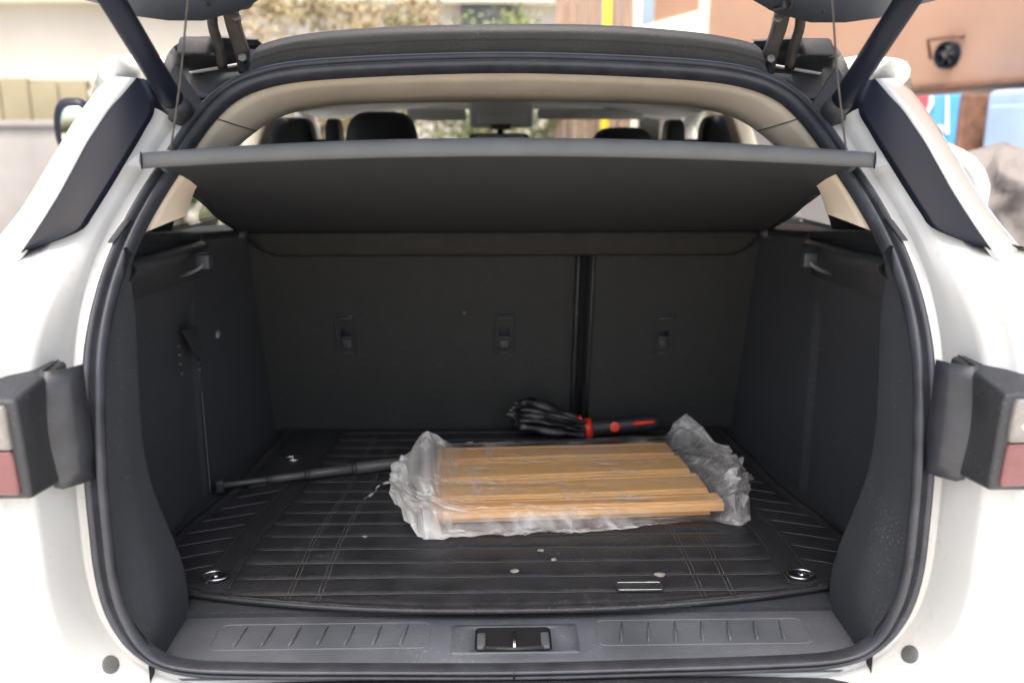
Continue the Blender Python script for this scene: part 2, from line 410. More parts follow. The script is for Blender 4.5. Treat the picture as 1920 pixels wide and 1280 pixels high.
# ---- tail lamps
M['lens_red'] = mat('red_lens', (.17,.060,.060), .12, coat=.6, var=.1, vscale=40)
M['lens_clear'] = mat('clear_lens', (.21,.20,.185), .12, coat=.7, var=.25, vscale=60)
for s in (-1, 1):
    X = lambda x: x*(-s)*-1 if False else x*s
    b8 = [V(X(.562),.935,.995),V(X(.80),.955,.985),V(X(.562),1.06,.982),V(X(.80),1.10,.972),
          V(X(.560),.925,1.118),V(X(.80),.94,1.122),V(X(.566),1.06,1.130),V(X(.80),1.10,1.134)]
    lamp = hexa('tail_lamp', b8, 'plastic', car, bevel=.006, seg=3)
    # inner curved collar
    col_ = []
    for k in range(9):
        z = lerp(.981, 1.131, k/8); bul = .018*math.sin(math.pi*k/8)
        col_.append([V(X(.535),1.035,z), V(X(.545),1.015,z), V(X(.560),1.0-bul*.4,z), V(X(.572),1.005-bul,z), V(X(.577),1.06,z)])
    loft('lamp_collar', col_, 'rubber', lamp, solid=.002)
    def lens(nm, x0, x1, z0, z1, m, yy):
        p8 = [V(X(x), yy+dy+(z-1.05)*-.08+(x-x0)*.08, z) for z in (z0, z1) for dy in (0, .02) for x in (x0, x1)]
        return hexa(nm, p8, m, lamp, bevel=.005, seg=3)
    lens('clear_lens', .572, .74, 1.058, 1.112, 'lens_clear', .924)
    disc('bulb', V(X(.594), .9255, 1.084), (0,-1,.05), .012, .003, 'metal', lamp)
    lens('red_lens', .573, .74, 1.001, 1.057, 'lens_red', .9255)
    # wing of bodywork above the lamp shoulder
    # seam gap on top of lamp

# ---- lower bumper edge under the seal
bs = [[V(x, y, z-.012*(abs(x)/.5)**4) for y, z in ((1.034,.684),(1.02,.687),(1.0,.684),(.965,.672),(.95,.64),(.95,.45))] for x in (-.46,-.44,-.3,-.15,0,.15,.3,.44,.46)]
loft('bumper_step', bs, 'plastic', car)

# ---- black header panel above the seal
topc = catmull([onP(x, y, .02) for x, y in [(478,92),(485,84),(540,68),(620,57),(760,48),(955,44),(1130,46),(1290,58),(1370,70),(1418,82),(1426,90)]], 60)
rows = []
for q in topc:
    # matching point on the opening loop by x
    b0 = min(LEFT, key=lambda f: abs(f[0].x+abs(q.x))+ (10 if f[0].z < 1.4 else 0))[0]
    b0 = V(q.x, b0.y+.008, b0.z+.004)
    mid = b0.lerp(q, .45)
    rows.append([b0+V(0,.02,-.006), b0, mid+V(0,.006,0), mid+V(0,-.001,.002), q+V(0,-.006,-.006), q+V(0,.0,-.001), q+V(0,.03,-.02)])
hp = loft('roof_header', rows, 'dusty', car)

# ---- corner gutters, hinges, wiring
for s in (-1, 1):
    mm = (lambda p: p) if s < 0 else mir
    inner = catmull([onP(*p, .01) for p in [(346,246),(378,206),(410,176),(446,152),(486,138)]], 24)
    outer = catmull([onP(*p, .03) for p in [(318,238),(296,180),(318,96),(372,72),(484,76)]], 24)
    rows = []
    for a, b in zip(inner, outer):
        rows.append([mm(q) for q in (a+V(0,-.004,0), a+V(0,.015,.004), a.lerp(b,.2)+V(0,.055,0), a.lerp(b,.6)+V(0,.075,0), a.lerp(b,.9)+V(0,.045,0), b, b+V(-.01,.06,.01))])
    gut = loft('corner_gutter', rows, 'plastic', car)
    c = onP(362, 84, .0)
    def bx(nm, px0, py0, px1, py1, off, dep, m, par, bev=.004):
        a, b = onP(px0, py1, off), onP(px1, py0, off)
        p8 = [V(a.x,a.y,a.z),V(b.x,a.y,a.z),V(a.x,a.y+dep,a.z),V(b.x,a.y+dep,a.z),V(a.x,b.y,b.z),V(b.x,b.y,b.z),V(a.x,b.y+dep,b.z),V(b.x,b.y+dep,b.z)]
        return hexa(nm, [mm(q) for q in p8], m, par, bevel=bev)
    bx('buffer_block', 326, 68, 398, 102, .0, .05, 'dusty', gut, .006)
    bx('gutter_ledge', 352, 176, 420, 186, .012, .04, 'dusty', gut, .003)
    bx('side_block', 448, 92, 484, 136, .02, .05, 'gloss', gut, .004)
    # hinge arm to the tailgate
    hpts = [atY(462,140,1.44), atY(455,100,1.425), atY(440,55,1.41), atY(430,10,1.395), atY(424,-40,1.37)]
    hz = catmull(hpts, 16)
    arm_r = [[mm(p+V(dx, dy, 0)) for dx, dy in ((-.011,-.01),(.011,-.01),(.011,.012),(-.011,.012))] for p in hz]
    v, f = grid(arm_r, closed_u=True); f += [(3,2,1,0), tuple(len(v)-4+i for i in range(4))]
    hg = mesh('hinge_arm', v, f, 'hinge', car, bevel=.004)
    h2 = catmull([atY(418,128,1.43), atY(408,80,1.415), atY(398,40,1.40), atY(402,-30,1.38)], 14)
    tube('hinge_link', [mm(p) for p in h2], .008, 'hinge', hg)
    for py in (36, 112):
        c = atY(446 if py < 60 else 458, py, 1.39 if py < 60 else 1.412)
        disc('hinge_bolt', mm(c), (0,-1,.2), .007, .012, 'dmetal', hg, seg=6)
    lst = []
    for k in range(8):
        x0 = 346+k*13+random.uniform(-5,5); y0 = random.uniform(0,16)
        pts = [atY(x0, -25, 1.34), atY(x0+random.uniform(-12,12), y0, 1.33+random.uniform(-.02,.03)), atY(x0+random.uniform(8,30), y0+random.uniform(0,8), 1.36), atY(x0+random.uniform(24,50), random.uniform(-20,6), 1.37)]
        lst.append(([mm(p) for p in catmull(pts, 14)], random.uniform(.0018,.0032)))
    tubes('wiring_loom', lst, 'hinge', hg, seg=6)

# ---- roof and greenhouse
def roofz(x, y): return 1.546+.03*sst(1.42, 2.2, y)-.02*sst(2.5,3.2,y)-.055*(abs(x)/.62)**2.4
rows = []
for j in range(14):
    y = lerp(1.425, 3.15, j/13); rows.append([V(x, y+.05*(abs(x)/.6)**2*(1-j/13), roofz(x, y)) for x in [lerp(-.63,.63,i/20) for i in range(21)]])
loft('roof', rows, 'white', car, solid=.004, soff=-1)
rows = [[V(x, lerp(1.47,3.12,j/8), roofz(x, lerp(1.47,3.12,j/8))-.035) for x in [lerp(-.60,.60,i/14) for i in range(15)]] for j in range(9)]
loft('roof_lining', rows, 'lining', car, solid=.006)
for s in (-1, 1):
    # roof rail
    tube('roof_rail', [V(s*.615,1.40,1.505), V(s*.645,1.6,1.525), V(s*.665,2.2,1.545), V(s*.66,2.9,1.535), V(s*.70,3.3,1.44), V(s*.78,3.9,1.14)], [.022,.026,.028,.028,.028,.03], 'lining', car, seg=10)
    # side glass with pillars
    rows = [[V(s*lerp(.80,.655,k/4), y, lerp(1.19,1.53,k/4)) for k in range(5)] for y in (1.46,1.7,2.0,2.3,2.6,2.9,3.1)]
    loft('side_window', rows, 'tint', car)
    for y, wd in ((1.50,.42),(2.42,.10)):
        p8 = [V(s*.81,y,1.15),V(s*.76,y,1.15),V(s*.81,y+wd,1.15),V(s*.76,y+wd,1.15),V(s*.665,y+.04,1.54),V(s*.62,y+.04,1.54),V(s*.665,y+wd+.04,1.54),V(s*.62,y+wd+.04,1.54)]
        hexa('door_pillar', p8, 'seat' if y < 2 else 'beige', car, bevel=.008)
    # body side
    rows = []
    for y in (1.05, 1.15, 1.4, 2.0, 3.0, 3.9, 4.7, 5.0):
        e = .10*sst(1.5,1.0,y)+.12*sst(4.2,5.0,y)
        rows.append([V(s*(x-e), y, z) for x, z in ((.80,1.20),(.86,1.16),(.93,1.06),(.945,.85),(.935,.6),(.90,.38),(.84,.30))])
    loft('body_side', rows, 'white', car)
rows = []
for y, z in ((3.88,1.14),(4.3,1.10),(4.8,.98),(5.02,.80),(5.06,.45)):
    rows.append([V(x, y-.12*(abs(x)/.9)**3, z-.04*(abs(x)/.9)**2) for x in [lerp(-.84,.84,i/10) for i in range(11)]])
loft('bonnet', rows, 'white', car)
rows = [[V(x*lerp(1,1.22,t), lerp(3.14,3.9,t)-.06*abs(x), lerp(1.575,1.13,t)-.05*(abs(x)/.62)**2*(1-t)) for x in [lerp(-.64,.64,i/8) for i in range(9)]] for t in (0,.25,.5,.75,1)]
loft('windscreen', rows, 'glass', car)
box('floor_pan', -.80, .80, 1.04, 4.9, .30, .34, 'plastic', car)
loft('rear_bumper', [[V(x, y+.10*(abs(x)/.85)**4, z) for x in [lerp(-.86,.86,i/14) for i in range(15)]] for y, z in ((.985,.655),(.945,.62),(.94,.5),(.99,.34))], 'white', car)
for s in (-1, 1):
    for y in (1.75, 4.35):
        wh = mesh('wheel', *grid([[V(s*(.72+dx), y+r*math.cos(a), .35+r*math.sin(a)) for r, dx in ((.05,.0),(.33,.0),(.35,.03),(.35,.17),(.33,.20),(.24,.20))] for a in (2*math.pi*k/32 for k in range(33))]), 'tyre', car)
        disc('rim', V(s*.90, y, .35), (s,0,0), .235, .015, 'metal', wh, bevel=.004)

# ---- cabin seen through the gap: headrests, visors, console, mirror
def pillow(name, c, sx, sy, sz, m, par, p=3.2, tilt=0.):
    rows = []
    for j in range(17):
        ph = -math.pi/2+math.pi*j/16
        r = []
        for i in range(28):
            th = 2*math.pi*i/28
            se = lambda v, e: math.copysign(abs(v)**e, v)
            x = se(math.cos(ph), 2/p)*se(math.cos(th), 2/p)*sx; y = se(math.cos(ph), 2/p)*se(math.sin(th), 2/p)*sy; z = se(math.sin(ph), 2/p)*sz
            x *= 1-.12*(z/sz if z > 0 else 0)
            r.append(c+V(x, y+z*tilt, z))
        rows.append(r)
    return loft(name, rows, m, par, closed_u=True)
for px0, px1, pt, nm in ((640,782,208,'l'), (1108,1236,238,'r')):
    a, b = atY(px0, pt, 2.45), atY(px1, pt, 2.45)
    cx, hw, zt = (a.x+b.x)/2, (b.x-a.x)/2, a.z
    fs_ = pillow('front_seat', V(cx, 2.50, .98), .25, .07, .36, 'seat', car, tilt=.12)
    pillow('headrest', V(cx, 2.50, zt-.10), hw, .055, .10, 'seat', fs_, 4)
    for dx in (-.06, .06): tube('headrest_post', [V(cx+dx,2.5,zt-.3), V(cx+dx,2.5,zt-.15)], .007, 'metal', fs_)
def pxbox(name, x0, y0, x1, y1, Y, dep, m, par, bev=.006):
    a, b = atY(x0, y1, Y), atY(x1, y0, Y); return box(name, a.x, b.x, Y, Y+dep, a.z, b.z, m, par, bevel=bev)
M['visor'] = mat('visor_grey', (.60,.60,.57), .85, var=.05, vscale=20, bump=.3, bscale=400)
pxbox('sun_visor', 762, 204, 874, 226, 2.98, .02, 'visor', car, .008)
sv = pxbox('sun_visor', 1008, 204, 1208, 224, 2.98, .02, 'visor', car, .008)
pxbox('visor_label', 1076, 208, 1140, 222, 2.972, .004, mat('label_paper', (.62,.62,.58), .7, var=.05, vscale=30), sv, .001)
pxbox('windscreen_header', 480, 150, 1400, 204, 3.04, .05, 'lining', car, .01)
oc = pxbox('overhead_console', 880, 186, 1000, 240, 2.92, .10, 'visor', car, .012)
pxbox('console_lid', 896, 214, 988, 232, 2.912, .012, 'lining', oc, .004)
pxbox('console_button', 920, 234, 958, 244, 2.914, .012, mat('maroon_button', (.14,.07,.055), .5, var=.1), oc, .003)
mi = pxbox('rear_view_mirror', 880, 250, 992, 288, 2.86, .03, 'seat', car, .012)
pxbox('mirror_glass', 888, 254, 984, 284, 2.852, .006, mat('mirror_silver', (.75,.76,.76), .03, metal=1, var=.02), mi, .002)
tube('mirror_stalk', [atY(938,240,2.95), atY(938,256,2.89)], .012, 'seat', mi)
pillow('rear_seat_bench', V(0, 2.06, .96), .60, .07, .25, 'seat', car, 6, tilt=-.12)
for x0, x1 in ((500,640),(1240,1396)):
    a, b = atY(x0, 262, 2.6), atY(x1, 262, 2.6)
    box('door_card', a.x, b.x, 2.6, 2.66, 1.0, a.z+.002, 'seat', car, bevel=.01)
for px in ((612,222,640,262),(1244,224,1284,262),(1310,216,1398,262),(498,220,590,262)):
    a, b = atY(px[0], px[3], 2.62), atY(px[2], px[1], 2.62)
    cc = V((a.x+b.x)/2, 2.63, a.z); 
    pillow('cabin_door_frame', V(cc.x, 2.63, a.z-.02), (b.x-a.x)/2, .05, b.z-a.z+.02, 'seat', car, 5)  # dark door frames at the sides of the cabin

# ---- beige surround inside the opening
NB = 90
sI = [p+n*-.024+b*-.013 for p, n, b in LEFT if p.z > 1.285]
sI = catmull(sI[::3]+[sI[-1]], NB)
innerB = catmull([onP(*p, o) for *p, o in [(350,404,.11),(368,352,.12),(402,318,.12),(452,270,.12),(506,230,.12),(565,208,.12),(650,197,.12),(800,192,.12),(955,190,.12)]], NB)
innerB[-1].x = 0; sI[-1].x = 0
rows = []
for a, b in zip(sI, innerB):
    nn = (b-a); mid = a.lerp(b, .5)+V(0,-.007,0)
    q1 = a.lerp(b,.3)+V(0,-.003,.0); q2 = a.lerp(b,.72)+V(0,-.004,0)
    out_ = V(a.x-CEN.x, 0, a.z-CEN.z).normalized()
    rows.append([a+V(0,.012,0)+out_*.006, a, q1, mid+V(0,.002,0), q2, b, b+V(0,.03,0)+out_*.012, b+V(0,.12,0)+out_*.06])
full = rows+[[mir(p) for p in r] for r in rows[-2::-1]]
hl = loft('beige_surround', full, 'beige', car)
for s in (-1, 1):
    k0 = 28
    ln = [p+V(0,-.0015,0) for p in rows[k0][1:6]]
    if s > 0: ln = [mir(p) for p in ln]
    tube('trim_seam', catmull(ln, 10), .0011, mat('seam_brown', (.20,.165,.12), .9, var=.1), hl, seg=5)  # thin darker brown line marking the trim joint

# ---- boot floor and sill plate
ZF = .714
box('boot_floor', -.64, .64, 1.16, 2.02, .68, ZF, 'carpet', car, bevel=.002)
SILLZ = .700
rows = []
for i in range(61):
    x = lerp(-.487, .487, i/60); e = (abs(x)/.487)
    yb = 1.150+.045*e*e
    rows.append([V(x, y, z) for y, z in ((1.040,.682),(1.046,.694),(1.056,SILLZ),(1.09,SILLZ+.0035),(1.12,SILLZ+.004),(yb+.01,SILLZ+.006),(yb+.03,.69))])
sill = loft('sill_plate', rows, 'sillp', car)
def zs(y): return SILLZ+ (.0035*(y-1.056)/.034 if y < 1.09 else .0035+.0005*(y-1.09)/.03)
def rrect(x0, x1, y0, y1, r, z, n=6):
    pts = []
    for cx, cy, a0 in ((x1-r,y1-r,0),(x0+r,y1-r,90),(x0+r,y0+r,180),(x1-r,y0+r,270)):
        for k in range(n+1):
            a = math.radians(a0+90*k/n); pts.append(V(cx+r*math.cos(a), cy+r*math.sin(a), 0))
    for p in pts: p.z = zs(p.y)+z
    return pts
for s in (-1, 1):
    a, b = atZ(390,1222,SILLZ), atZ(805,1172,SILLZ)
    x0, x1 = (a.x, atZ(805,1198,SILLZ).x) if s < 0 else (atZ(1120,1198,SILLZ).x, atZ(1536,1222,SILLZ).x)
    y0, y1 = a.y, b.y
    ol = rrect(x0, x1, y0, y1, .012, .0)
    v, f = grid([ [V(p.x,p.y,p.z)+(V((x0+x1)/2,(y0+y1)/2,p.z)-p).normalized()*u+V(0,0,h) for u, h in ((-.0015,-.001),(-.0006,.0012),(.0006,.0012),(.0015,-.001))] for p in ol], closed_v=True)
    tp = mesh('tread_outline', v, f, 'sillp', sill)
    for k in range(7):
        xx = lerp(x0+.025, x1-.025, (k+.3)/6.6) 
        sl_ = .004
        pts = [V(xx-sl_, y0+.007, zs(y0+.007)+.0002), V(xx-sl_*.8, y0+.010, zs(y0+.01)+.0012), V(xx, (y0+y1)/2, zs((y0+y1)/2)+.0016), V(xx+sl_, y1-.006, zs(y1-.006)+.0004)]
        tube('tread_rib', pts, [.0012,.0028,.0026,.0008], 'sillp', tp, seg=8)
# latch cover with opening and striker
a, b = atZ(835,1228,SILLZ), atZ(1088,1176,SILLZ)
x0, x1, y0, y1 = -.088, .094, a.y, b.y
ha, hb = atZ(890,1226,SILLZ), atZ(1036,1182,SILLZ)
hx0, hx1, hy0, hy1 = ha.x, atZ(1036,1226,SILLZ).x, ha.y, hb.y
outl = rrect(x0, x1, y0, y1, .004, .0022, 4); hol = rrect(hx0, hx1, hy0+.001, hy1, .008, .0022, 4)
low = [p+V(0,0,-.004) for p in outl]; hl2 = [V(p.x, p.y, p.z-.002) for p in hol]
lc = loft('latch_cover', [low, outl, hol, hl2], 'sillp', sill, closed_u=True)
wel = loft('latch_well', [[V(p.x,p.y,zs(p.y)+.0026) for p in hol], [V(p.x*.985,p.y,zs(p.y)+.003) for p in [q+(V(0,(hy0+hy1)/2,q.z)-q)*.06 for q in hol]]], 'gloss', lc, closed_u=True)
mesh('latch_hole', [V(p.x,p.y,zs(p.y)+.0024) for p in hol], [tuple(range(len(hol)))], mat('latch_dark', (.006,.006,.007), .8, var=.2), lc)
tube('striker', [V(.002, hy0+.004, SILLZ+.0065), V(.002,(hy0+hy1)/2,SILLZ+.009), V(.002, hy1-.012, SILLZ+.0065)], .0026, 'metal', lc)
for s in (-1, 1):
    xx = (hx0+.009 if s < 0 else hx1-.009)
    box('striker_guide', xx-.006, xx+.006, hy0+.004, hy1-.016, SILLZ+.003, SILLZ+.009, 'shelfedge', lc, bevel=.002)
tube('striker_base', [V(hx0+.012,hy0+.006,SILLZ+.006), V(0,hy0+.004,SILLZ+.005), V(hx1-.012,hy0+.006,SILLZ+.006)], .003, 'dusty', lc)

# ---- side trims
sealx = {}
_in = [p+n*-.030 for p, n, b in LEFT]
def xs(z):
    best = None
    for a, b in zip(_in, _in[1:]):
        if (a.z-z)*(b.z-z) <= 0 and a.x < -.3: 
            t = (z-a.z)/(b.z-a.z) if abs(b.z-a.z) > 1e-9 else 0; return -(a.x+(b.x-a.x)*t)
    return .49
def wallx(Y, z):
    y0 = Yo(z); u = Y-y0
    j = max(.489, min(xs(max(z, .712)), .53))
    jin = lerp(.487, .518, sst(.74, 1.0, z))
    x = lerp(j, jin, sst(0, .06, u))
    st_ = 1.145+.02*sst(1.0,1.2,z)+.03*sst(.95,.75,z)
    rec = .602-.03*sst(1.05,1.2,z)
    x = lerp(x, rec, sst(st_, st_+.035, Y)) if Y > st_ else x
    arch = lerp(.590, .556, sst(1.6, 2.0, Y))
    x = lerp(x, arch, sst(1.585, 1.60, Y))
    x -= .012*sst(1.17, 1.225, z)*sst(1.18,1.3,Y)
    return x
for s in (-1, 1):
    rows = []
    for k in range(44):
        z = lerp(.690, 1.262, k/43); r = []
        ys = [Yo(z)-.006, Yo(z)+.004]+[lerp(Yo(z)+.012, 1.14, i/7) for i in range(8)]+[1.145+.005*i for i in range(16)]+[lerp(1.23,1.57,i/9) for i in range(10)]+[1.58+.004*i for i in range(7)]+[lerp(1.62,2.0,i/10) for i in range(11)]
        for y in ys:
            zz = z
            if z > 1.2: zz = z-(.05*sst(1.2,1.262,z))*sst(1.2,1.9,y)
            r.append(V(s*wallx(max(y,Yo(z)), z), y, zz))
        rows.append(r)
    tr = loft('side_trim', rows, 'carpet', car)
    # belt cap: from the wall top out to the glass
    cap = []
    for i in range(14):
        y = lerp(1.19, 1.98, i/13); zt = 1.264-.05*sst(1.2,1.9,y)
        xw = wallx(y, 1.262)
        cap.append([V(s*(xw-.004),y,zt-.012), V(s*(xw-.004),y,zt), V(s*(xw+.01),y,zt+.004), V(s*.70,y,zt-.004), V(s*.82,y,zt-.03)])
    loft('belt_cap', cap, 'plastic', tr)
    # upper moulding with ledge
    lg = []
    for i in range(12):
        y = lerp(1.155, 1.56, i/11); xw = wallx(y, 1.24); dz = -.012*i/11; t = sst(0,.25,i/11)*(1-sst(.85,1,i/11))
        xi = xw-.012-.028*t
        lg.append([V(s*(xw+.004),y,1.236+dz), V(s*(xi+.006),y,1.2365+dz), V(s*xi,y,1.232+dz), V(s*xi,y,1.226+dz), V(s*(xi+.02),y,1.212+dz), V(s*(xw+.004),y,1.17+dz)])
    loft('upper_moulding', lg, 'plastic', tr)
    # bag hook
    h = [(340,517,1.40),(352,513,1.39),(366,507,1.385),(378,499,1.385),(380,492,1.39)]
    hp_ = [atY(*q) for q in h]
    if s > 0: hp_ = [mir(q) for q in hp_]
    tube('bag_hook', catmull(hp_, 12), [.0024]*3+[.0034]*7+[.0030]*2, 'shelfedge', tr, seg=8)
    box('hook_mount', *( (hp_[-1].x-.012, hp_[-1].x+.012)), 1.385, 1.41, hp_[-1].z-.012, hp_[-1].z+.014, 'plastic', tr, bevel=.004)
    box('light_patch', s*.588, s*.566, 1.25, 1.30, 1.236, 1.2385, 'shelfcap', tr, bevel=.001) if False else None
# left wall extras: lamp, socket flap, studs, edge strip
TRL = [o for o in bpy.data.objects if o.name.startswith('side_trim')][0]
c = V(-wallx(1.70,1.02)+.001, 1.70, 1.02)
lampm = pillow('boot_lamp', V(c.x+.0, 1.70, 1.02), .005, .012, .009, 'lens_clear', TRL, 2.6)
fl = [atY(344,620,1.5), atY(372,612,1.56), atY(377,676,1.57), atY(370,672,1.56)]
fl = [V(p.x+.0, p.y, p.z) for p in fl]
poly_plate('pocket_flap', fl, .006, 'plastic', TRL, direction=(-1,.2,0))
for k in range(4):
    q = atY(335+k*2, 648+k*17, 1.49); disc('net_stud', V(q.x-.004,q.y,q.z), (1,-.3,0), .0032, .006, 'dmetal', TRL, seg=10)
q = atY(374,692,1.57); disc('net_stud', V(q.x-.004,q.y,q.z), (1,-.3,0), .0035, .006, 'dmetal', TRL, seg=10)
tube('edge_strip', catmull([V(-wallx(1.60,z)+.0015, 1.592, z) for z in (.722,.76,.80,.86,.93)], 20), .0014, 'shelfedge', TRL, seg=6)

# ---- rear seat backs
def seatback(x0, x1, nm='seat_back'):
    rows = []
    for j in range(21):
        t = j/20; z = lerp(.70, 1.22, t); y = lerp(1.985, 1.872, t)
        r = []
        for i in range(33):
            u = -1+2*i/32; x = lerp(x0, x1, .5+.5*u); e = sst(.955, 1, abs(u))
            bulge = -.006*(1-u*u)*math.sin(math.pi*t)
            r.append(V(x, y+bulge+.022*e*e+.02*sst(.96,1,t), z))
        rows.append(r)
    return loft(nm, rows, 'carpet2', car, solid=.03, soff=1)
sbl = seatback(-.60, .176); sbr = seatback(.188, .60)
def seaty(z): return lerp(1.985, 1.872, (z-.70)/.52)
# rail between the two backs
ra = [V(.164,seaty(z)-.006,z) for z in (.74,.85,1.0,1.2)]
tube('split_rail', ra, .0045, 'plastic', sbl, seg=8)
tube('split_rail', [p+V(.034,.003,0) for p in ra], .004, 'plastic', sbr, seg=8)
for px, par in ((646,sbl),(946,sbl),(1248,sbr)):
    p = atY(px, 630, 1.90); x = p.x
    def zz(py): return atY(px, py, 1.905).z
    hw = .021
    y = seaty(zz(630))-.004
    fr_ = box('tether_cover', x-hw-.003, x+hw+.003, y-.005, y+.01, zz(668), zz(594), 'plastic', par, bevel=.003) if False else None
    fr_ = loft('tether_cover', [[V(x+sx*(hw+d), seaty(z_)-.008+dy, z_) for sx, z_ in ((-1,zz(668)-d),(1,zz(668)-d),(1,zz(594)+d),(-1,zz(594)+d))] for d, dy in ((.004,.006),(.003,-.001),(0,-.001),(-.001,.004))], 'plastic', par, closed_u=True, bevel=.001)
    mesh('cover_panel', [V(x-hw,seaty(zz(668))-.004,zz(668)), V(x+hw,seaty(zz(668))-.004,zz(668)), V(x+hw,seaty(zz(594))-.004,zz(594)), V(x-hw,seaty(zz(594))-.004,zz(594))], [(0,1,2,3)], 'carpet2', par)
    tube('cover_lip', [V(x-.016,seaty(zz(597))-.010,zz(597)), V(x+.016,seaty(zz(597))-.010,zz(597))], .0016, 'shelfedge', par, seg=6)
    box('tether_slot', x-.012, x+.012, seaty(zz(626))-.007, seaty(zz(626)), zz(634), zz(616), 'gloss', par, bevel=.002)
    tube('tether_bar', [V(x-.012,seaty(zz(635))-.009,zz(635)), V(x+.012,seaty(zz(635))-.009,zz(635))], .0017, 'shelfedge', par, seg=6)
    box('tether_button', x-.011, x+.011, seaty(zz(648))-.009, seaty(zz(648)), zz(657), zz(640), 'plastic', par, bevel=.002)
    tube('cover_lip', [V(x-.012,seaty(zz(665))-.010,zz(665)), V(x+.012,seaty(zz(665))-.010,zz(665))], .0014, 'shelfedge', par, seg=6)
p = atY(870, 589, 1.89); disc('trim_clip', V(p.x, seaty(p.z)-.008, p.z), (0,-1,0), .004, .004, 'shelfedge', sbl, seg=12)

# ---- tailgate (raised) and its struts
rows = []
TGW = .62
for j in range(15):
    t = j/14
    r = []
    for i in range(31):
        u = -1+2*i/30; x = u*lerp(.63, .66, sst(0,.5,t))*lerp(1,.93,sst(.7,1,t))
        edge = abs(u)
        y = lerp(1.395, .36, t); z = 1.690+.54*t+.02*math.sin(math.pi*t)-.076*sst(.45,.74,edge)*(1-t)+.02*sst(.8,1,edge)*(1-t)+.010*sst(.85,1,edge)
        r.append(V(x, y-.05*edge**3*(1-t), z))
    rows.append(r)
tg = loft('tailgate', rows, 'gate_under', car, solid=.05, soff=-1)
rows2 = [[V(p.x*1.06, p.y, p.z+.075) for p in r] for r in rows]
loft('tailgate_skin', rows2, 'white', tg, solid=.006, soff=-1)
for s in (-1, 1):
    mm = (lambda p: p) if s < 0 else mir
    lo = atY(336, 208, 1.295); mid = atY(210, 0, 1.10); hi = mid+(mid-lo)*.75
    strut = tube('gas_strut', [mm(lo), mm(lo.lerp(hi,.015)), mm(lo.lerp(hi,.62)), mm(lo.lerp(hi,.621)), mm(hi)], [.012,.0155,.0155,.0125,.0125], 'gloss', car, seg=18)
    tube('strut_socket', [mm(lo+V(-.004,.008,-.012)), mm(lo+V(.002,.002,.0)), mm(lo.lerp(hi,.07))], [.016,.018,.0165], 'plastic', strut, seg=16)
    ln = [mm(lo.lerp(hi,t)+V(.002,-.0155,.004)) for t in (.05,.3,.6)]
    tube('strut_seam', ln, .0012, 'shelfedge', strut, seg=6)
    bk = atY(372, 205, 1.325)
    poly_plate('strut_bracket', [mm(q) for q in (atY(300,170,1.325), atY(352,246,1.300), atY(384,200,1.325), atY(330,120,1.345))], .004, 'plastic', strut)

# ================================================================== PARCEL SHELF
NX = 61
def shelf_pt(u, t):
    """u -1..1 across, t 0 rear edge .. 1 hinge"""
    hw = lerp(.502, .575, sst(0,.9,t)); e = abs(u)
    y = lerp(1.19+.012*(1-u*u)*0, 1.850, t)
    z0 = 1.392-.018*e**2.0; z1 = 1.214
    return V(u*hw, y, lerp(z0, z1, t))
shelf = thing('parcel_shelf', 'grey carpeted parcel shelf hung by two cords, its rear edge raised', 'parcel shelf', (0, 1.5, 1.3))
rows = []
us = [-1+2*i/(NX-1) for i in range(NX)]
for t in [0,.02,.1,.2,.35,.5,.65,.8,.92,1]:
    r = []
    for u in us:
        nar = 1-.05*math.sin(math.pi*min(1,t*1.0))*0
        p = shelf_pt(u*nar, t); p.x *= lerp(.93, 1.0, sst(0,.15,t)) if False else lerp(.955,.99,t); r.append(p+V(0,.012 if t == 0 else 0,0))
    rows.append(r)
bd = loft('shelf_board', rows, 'shelf', shelf, solid=.010, soff=0, bevel=.002)
# rear edge profile
rows = []
for u in us:
    p = shelf_pt(u, 0); th = .0105+.002*(1-u*u)
    rows.append([p+V(0,.03,-.008), p+V(0,.004,-th), p+V(0,-.001,-th+.002), p+V(0,-.004,-.002), p+V(0,-.002,th-.004), p+V(0,.004,th), p+V(0,.035,th-.002)])
loft('edge_trim', rows, 'shelfedge', shelf)
for s in (-1, 1):
    p = shelf_pt(s, 0)
    p8 = [p+V(s*d, y, z) for (d, y, z) in ((-.002,-.004,-.010),(.026,.008,-.008),(-.002,.04,-.010),(.024,.03,-.008),(-.002,-.001,.011),(.016,.008,.002),(-.002,.04,.010),(.014,.03,.002))]
    cp = hexa('end_cap', p8, 'shelfcap', shelf, bevel=.003)
    poly_plate('cap_joint', [p+V(-.0045*s,-.0055,-.011), p+V(-.0025*s,-.0055,-.011), p+V(-.0025*s,-.0045,.012), p+V(-.0045*s,-.0045,.012)], .001, 'gloss', shelf, bevel=0)
    # underside runner
    tube('side_binding', [shelf_pt(s*.955,.03)+V(0,0,-.006), shelf_pt(s*.965,.4)+V(0,0,-.006), shelf_pt(s*.985,.97)+V(0,0,-.006)], .004, 'plastic', shelf, seg=8)
    # cord up to the tailgate
    q = atY(318,286,1.20) if s < 0 else mir(atY(318,286,1.20))
    tp = atY(353,18,1.12) if s < 0 else mir(atY(353,18,1.12))
    up_ = q+(tp-q)*1.55
    tube('cord', catmull([q+V(0,0,-.004), q.lerp(up_,.35)+V(s*-.0015,0,0), q.lerp(up_,.7)+V(s*.002,0,0), up_], 24), .0014, 'cord', shelf, seg=6)
    disc('cord_button', q+V(0,0,-.004), (0,0,1), .007, .007, 'shelfcap', shelf, seg=14)
    # hinge pin knob by the seat
    k = shelf_pt(s*.985, .97); pillow('hinge_knob', k+V(-s*.005,-.012,-.010), .018, .016, .014, 'plastic', shelf, 2.4)
rows = []
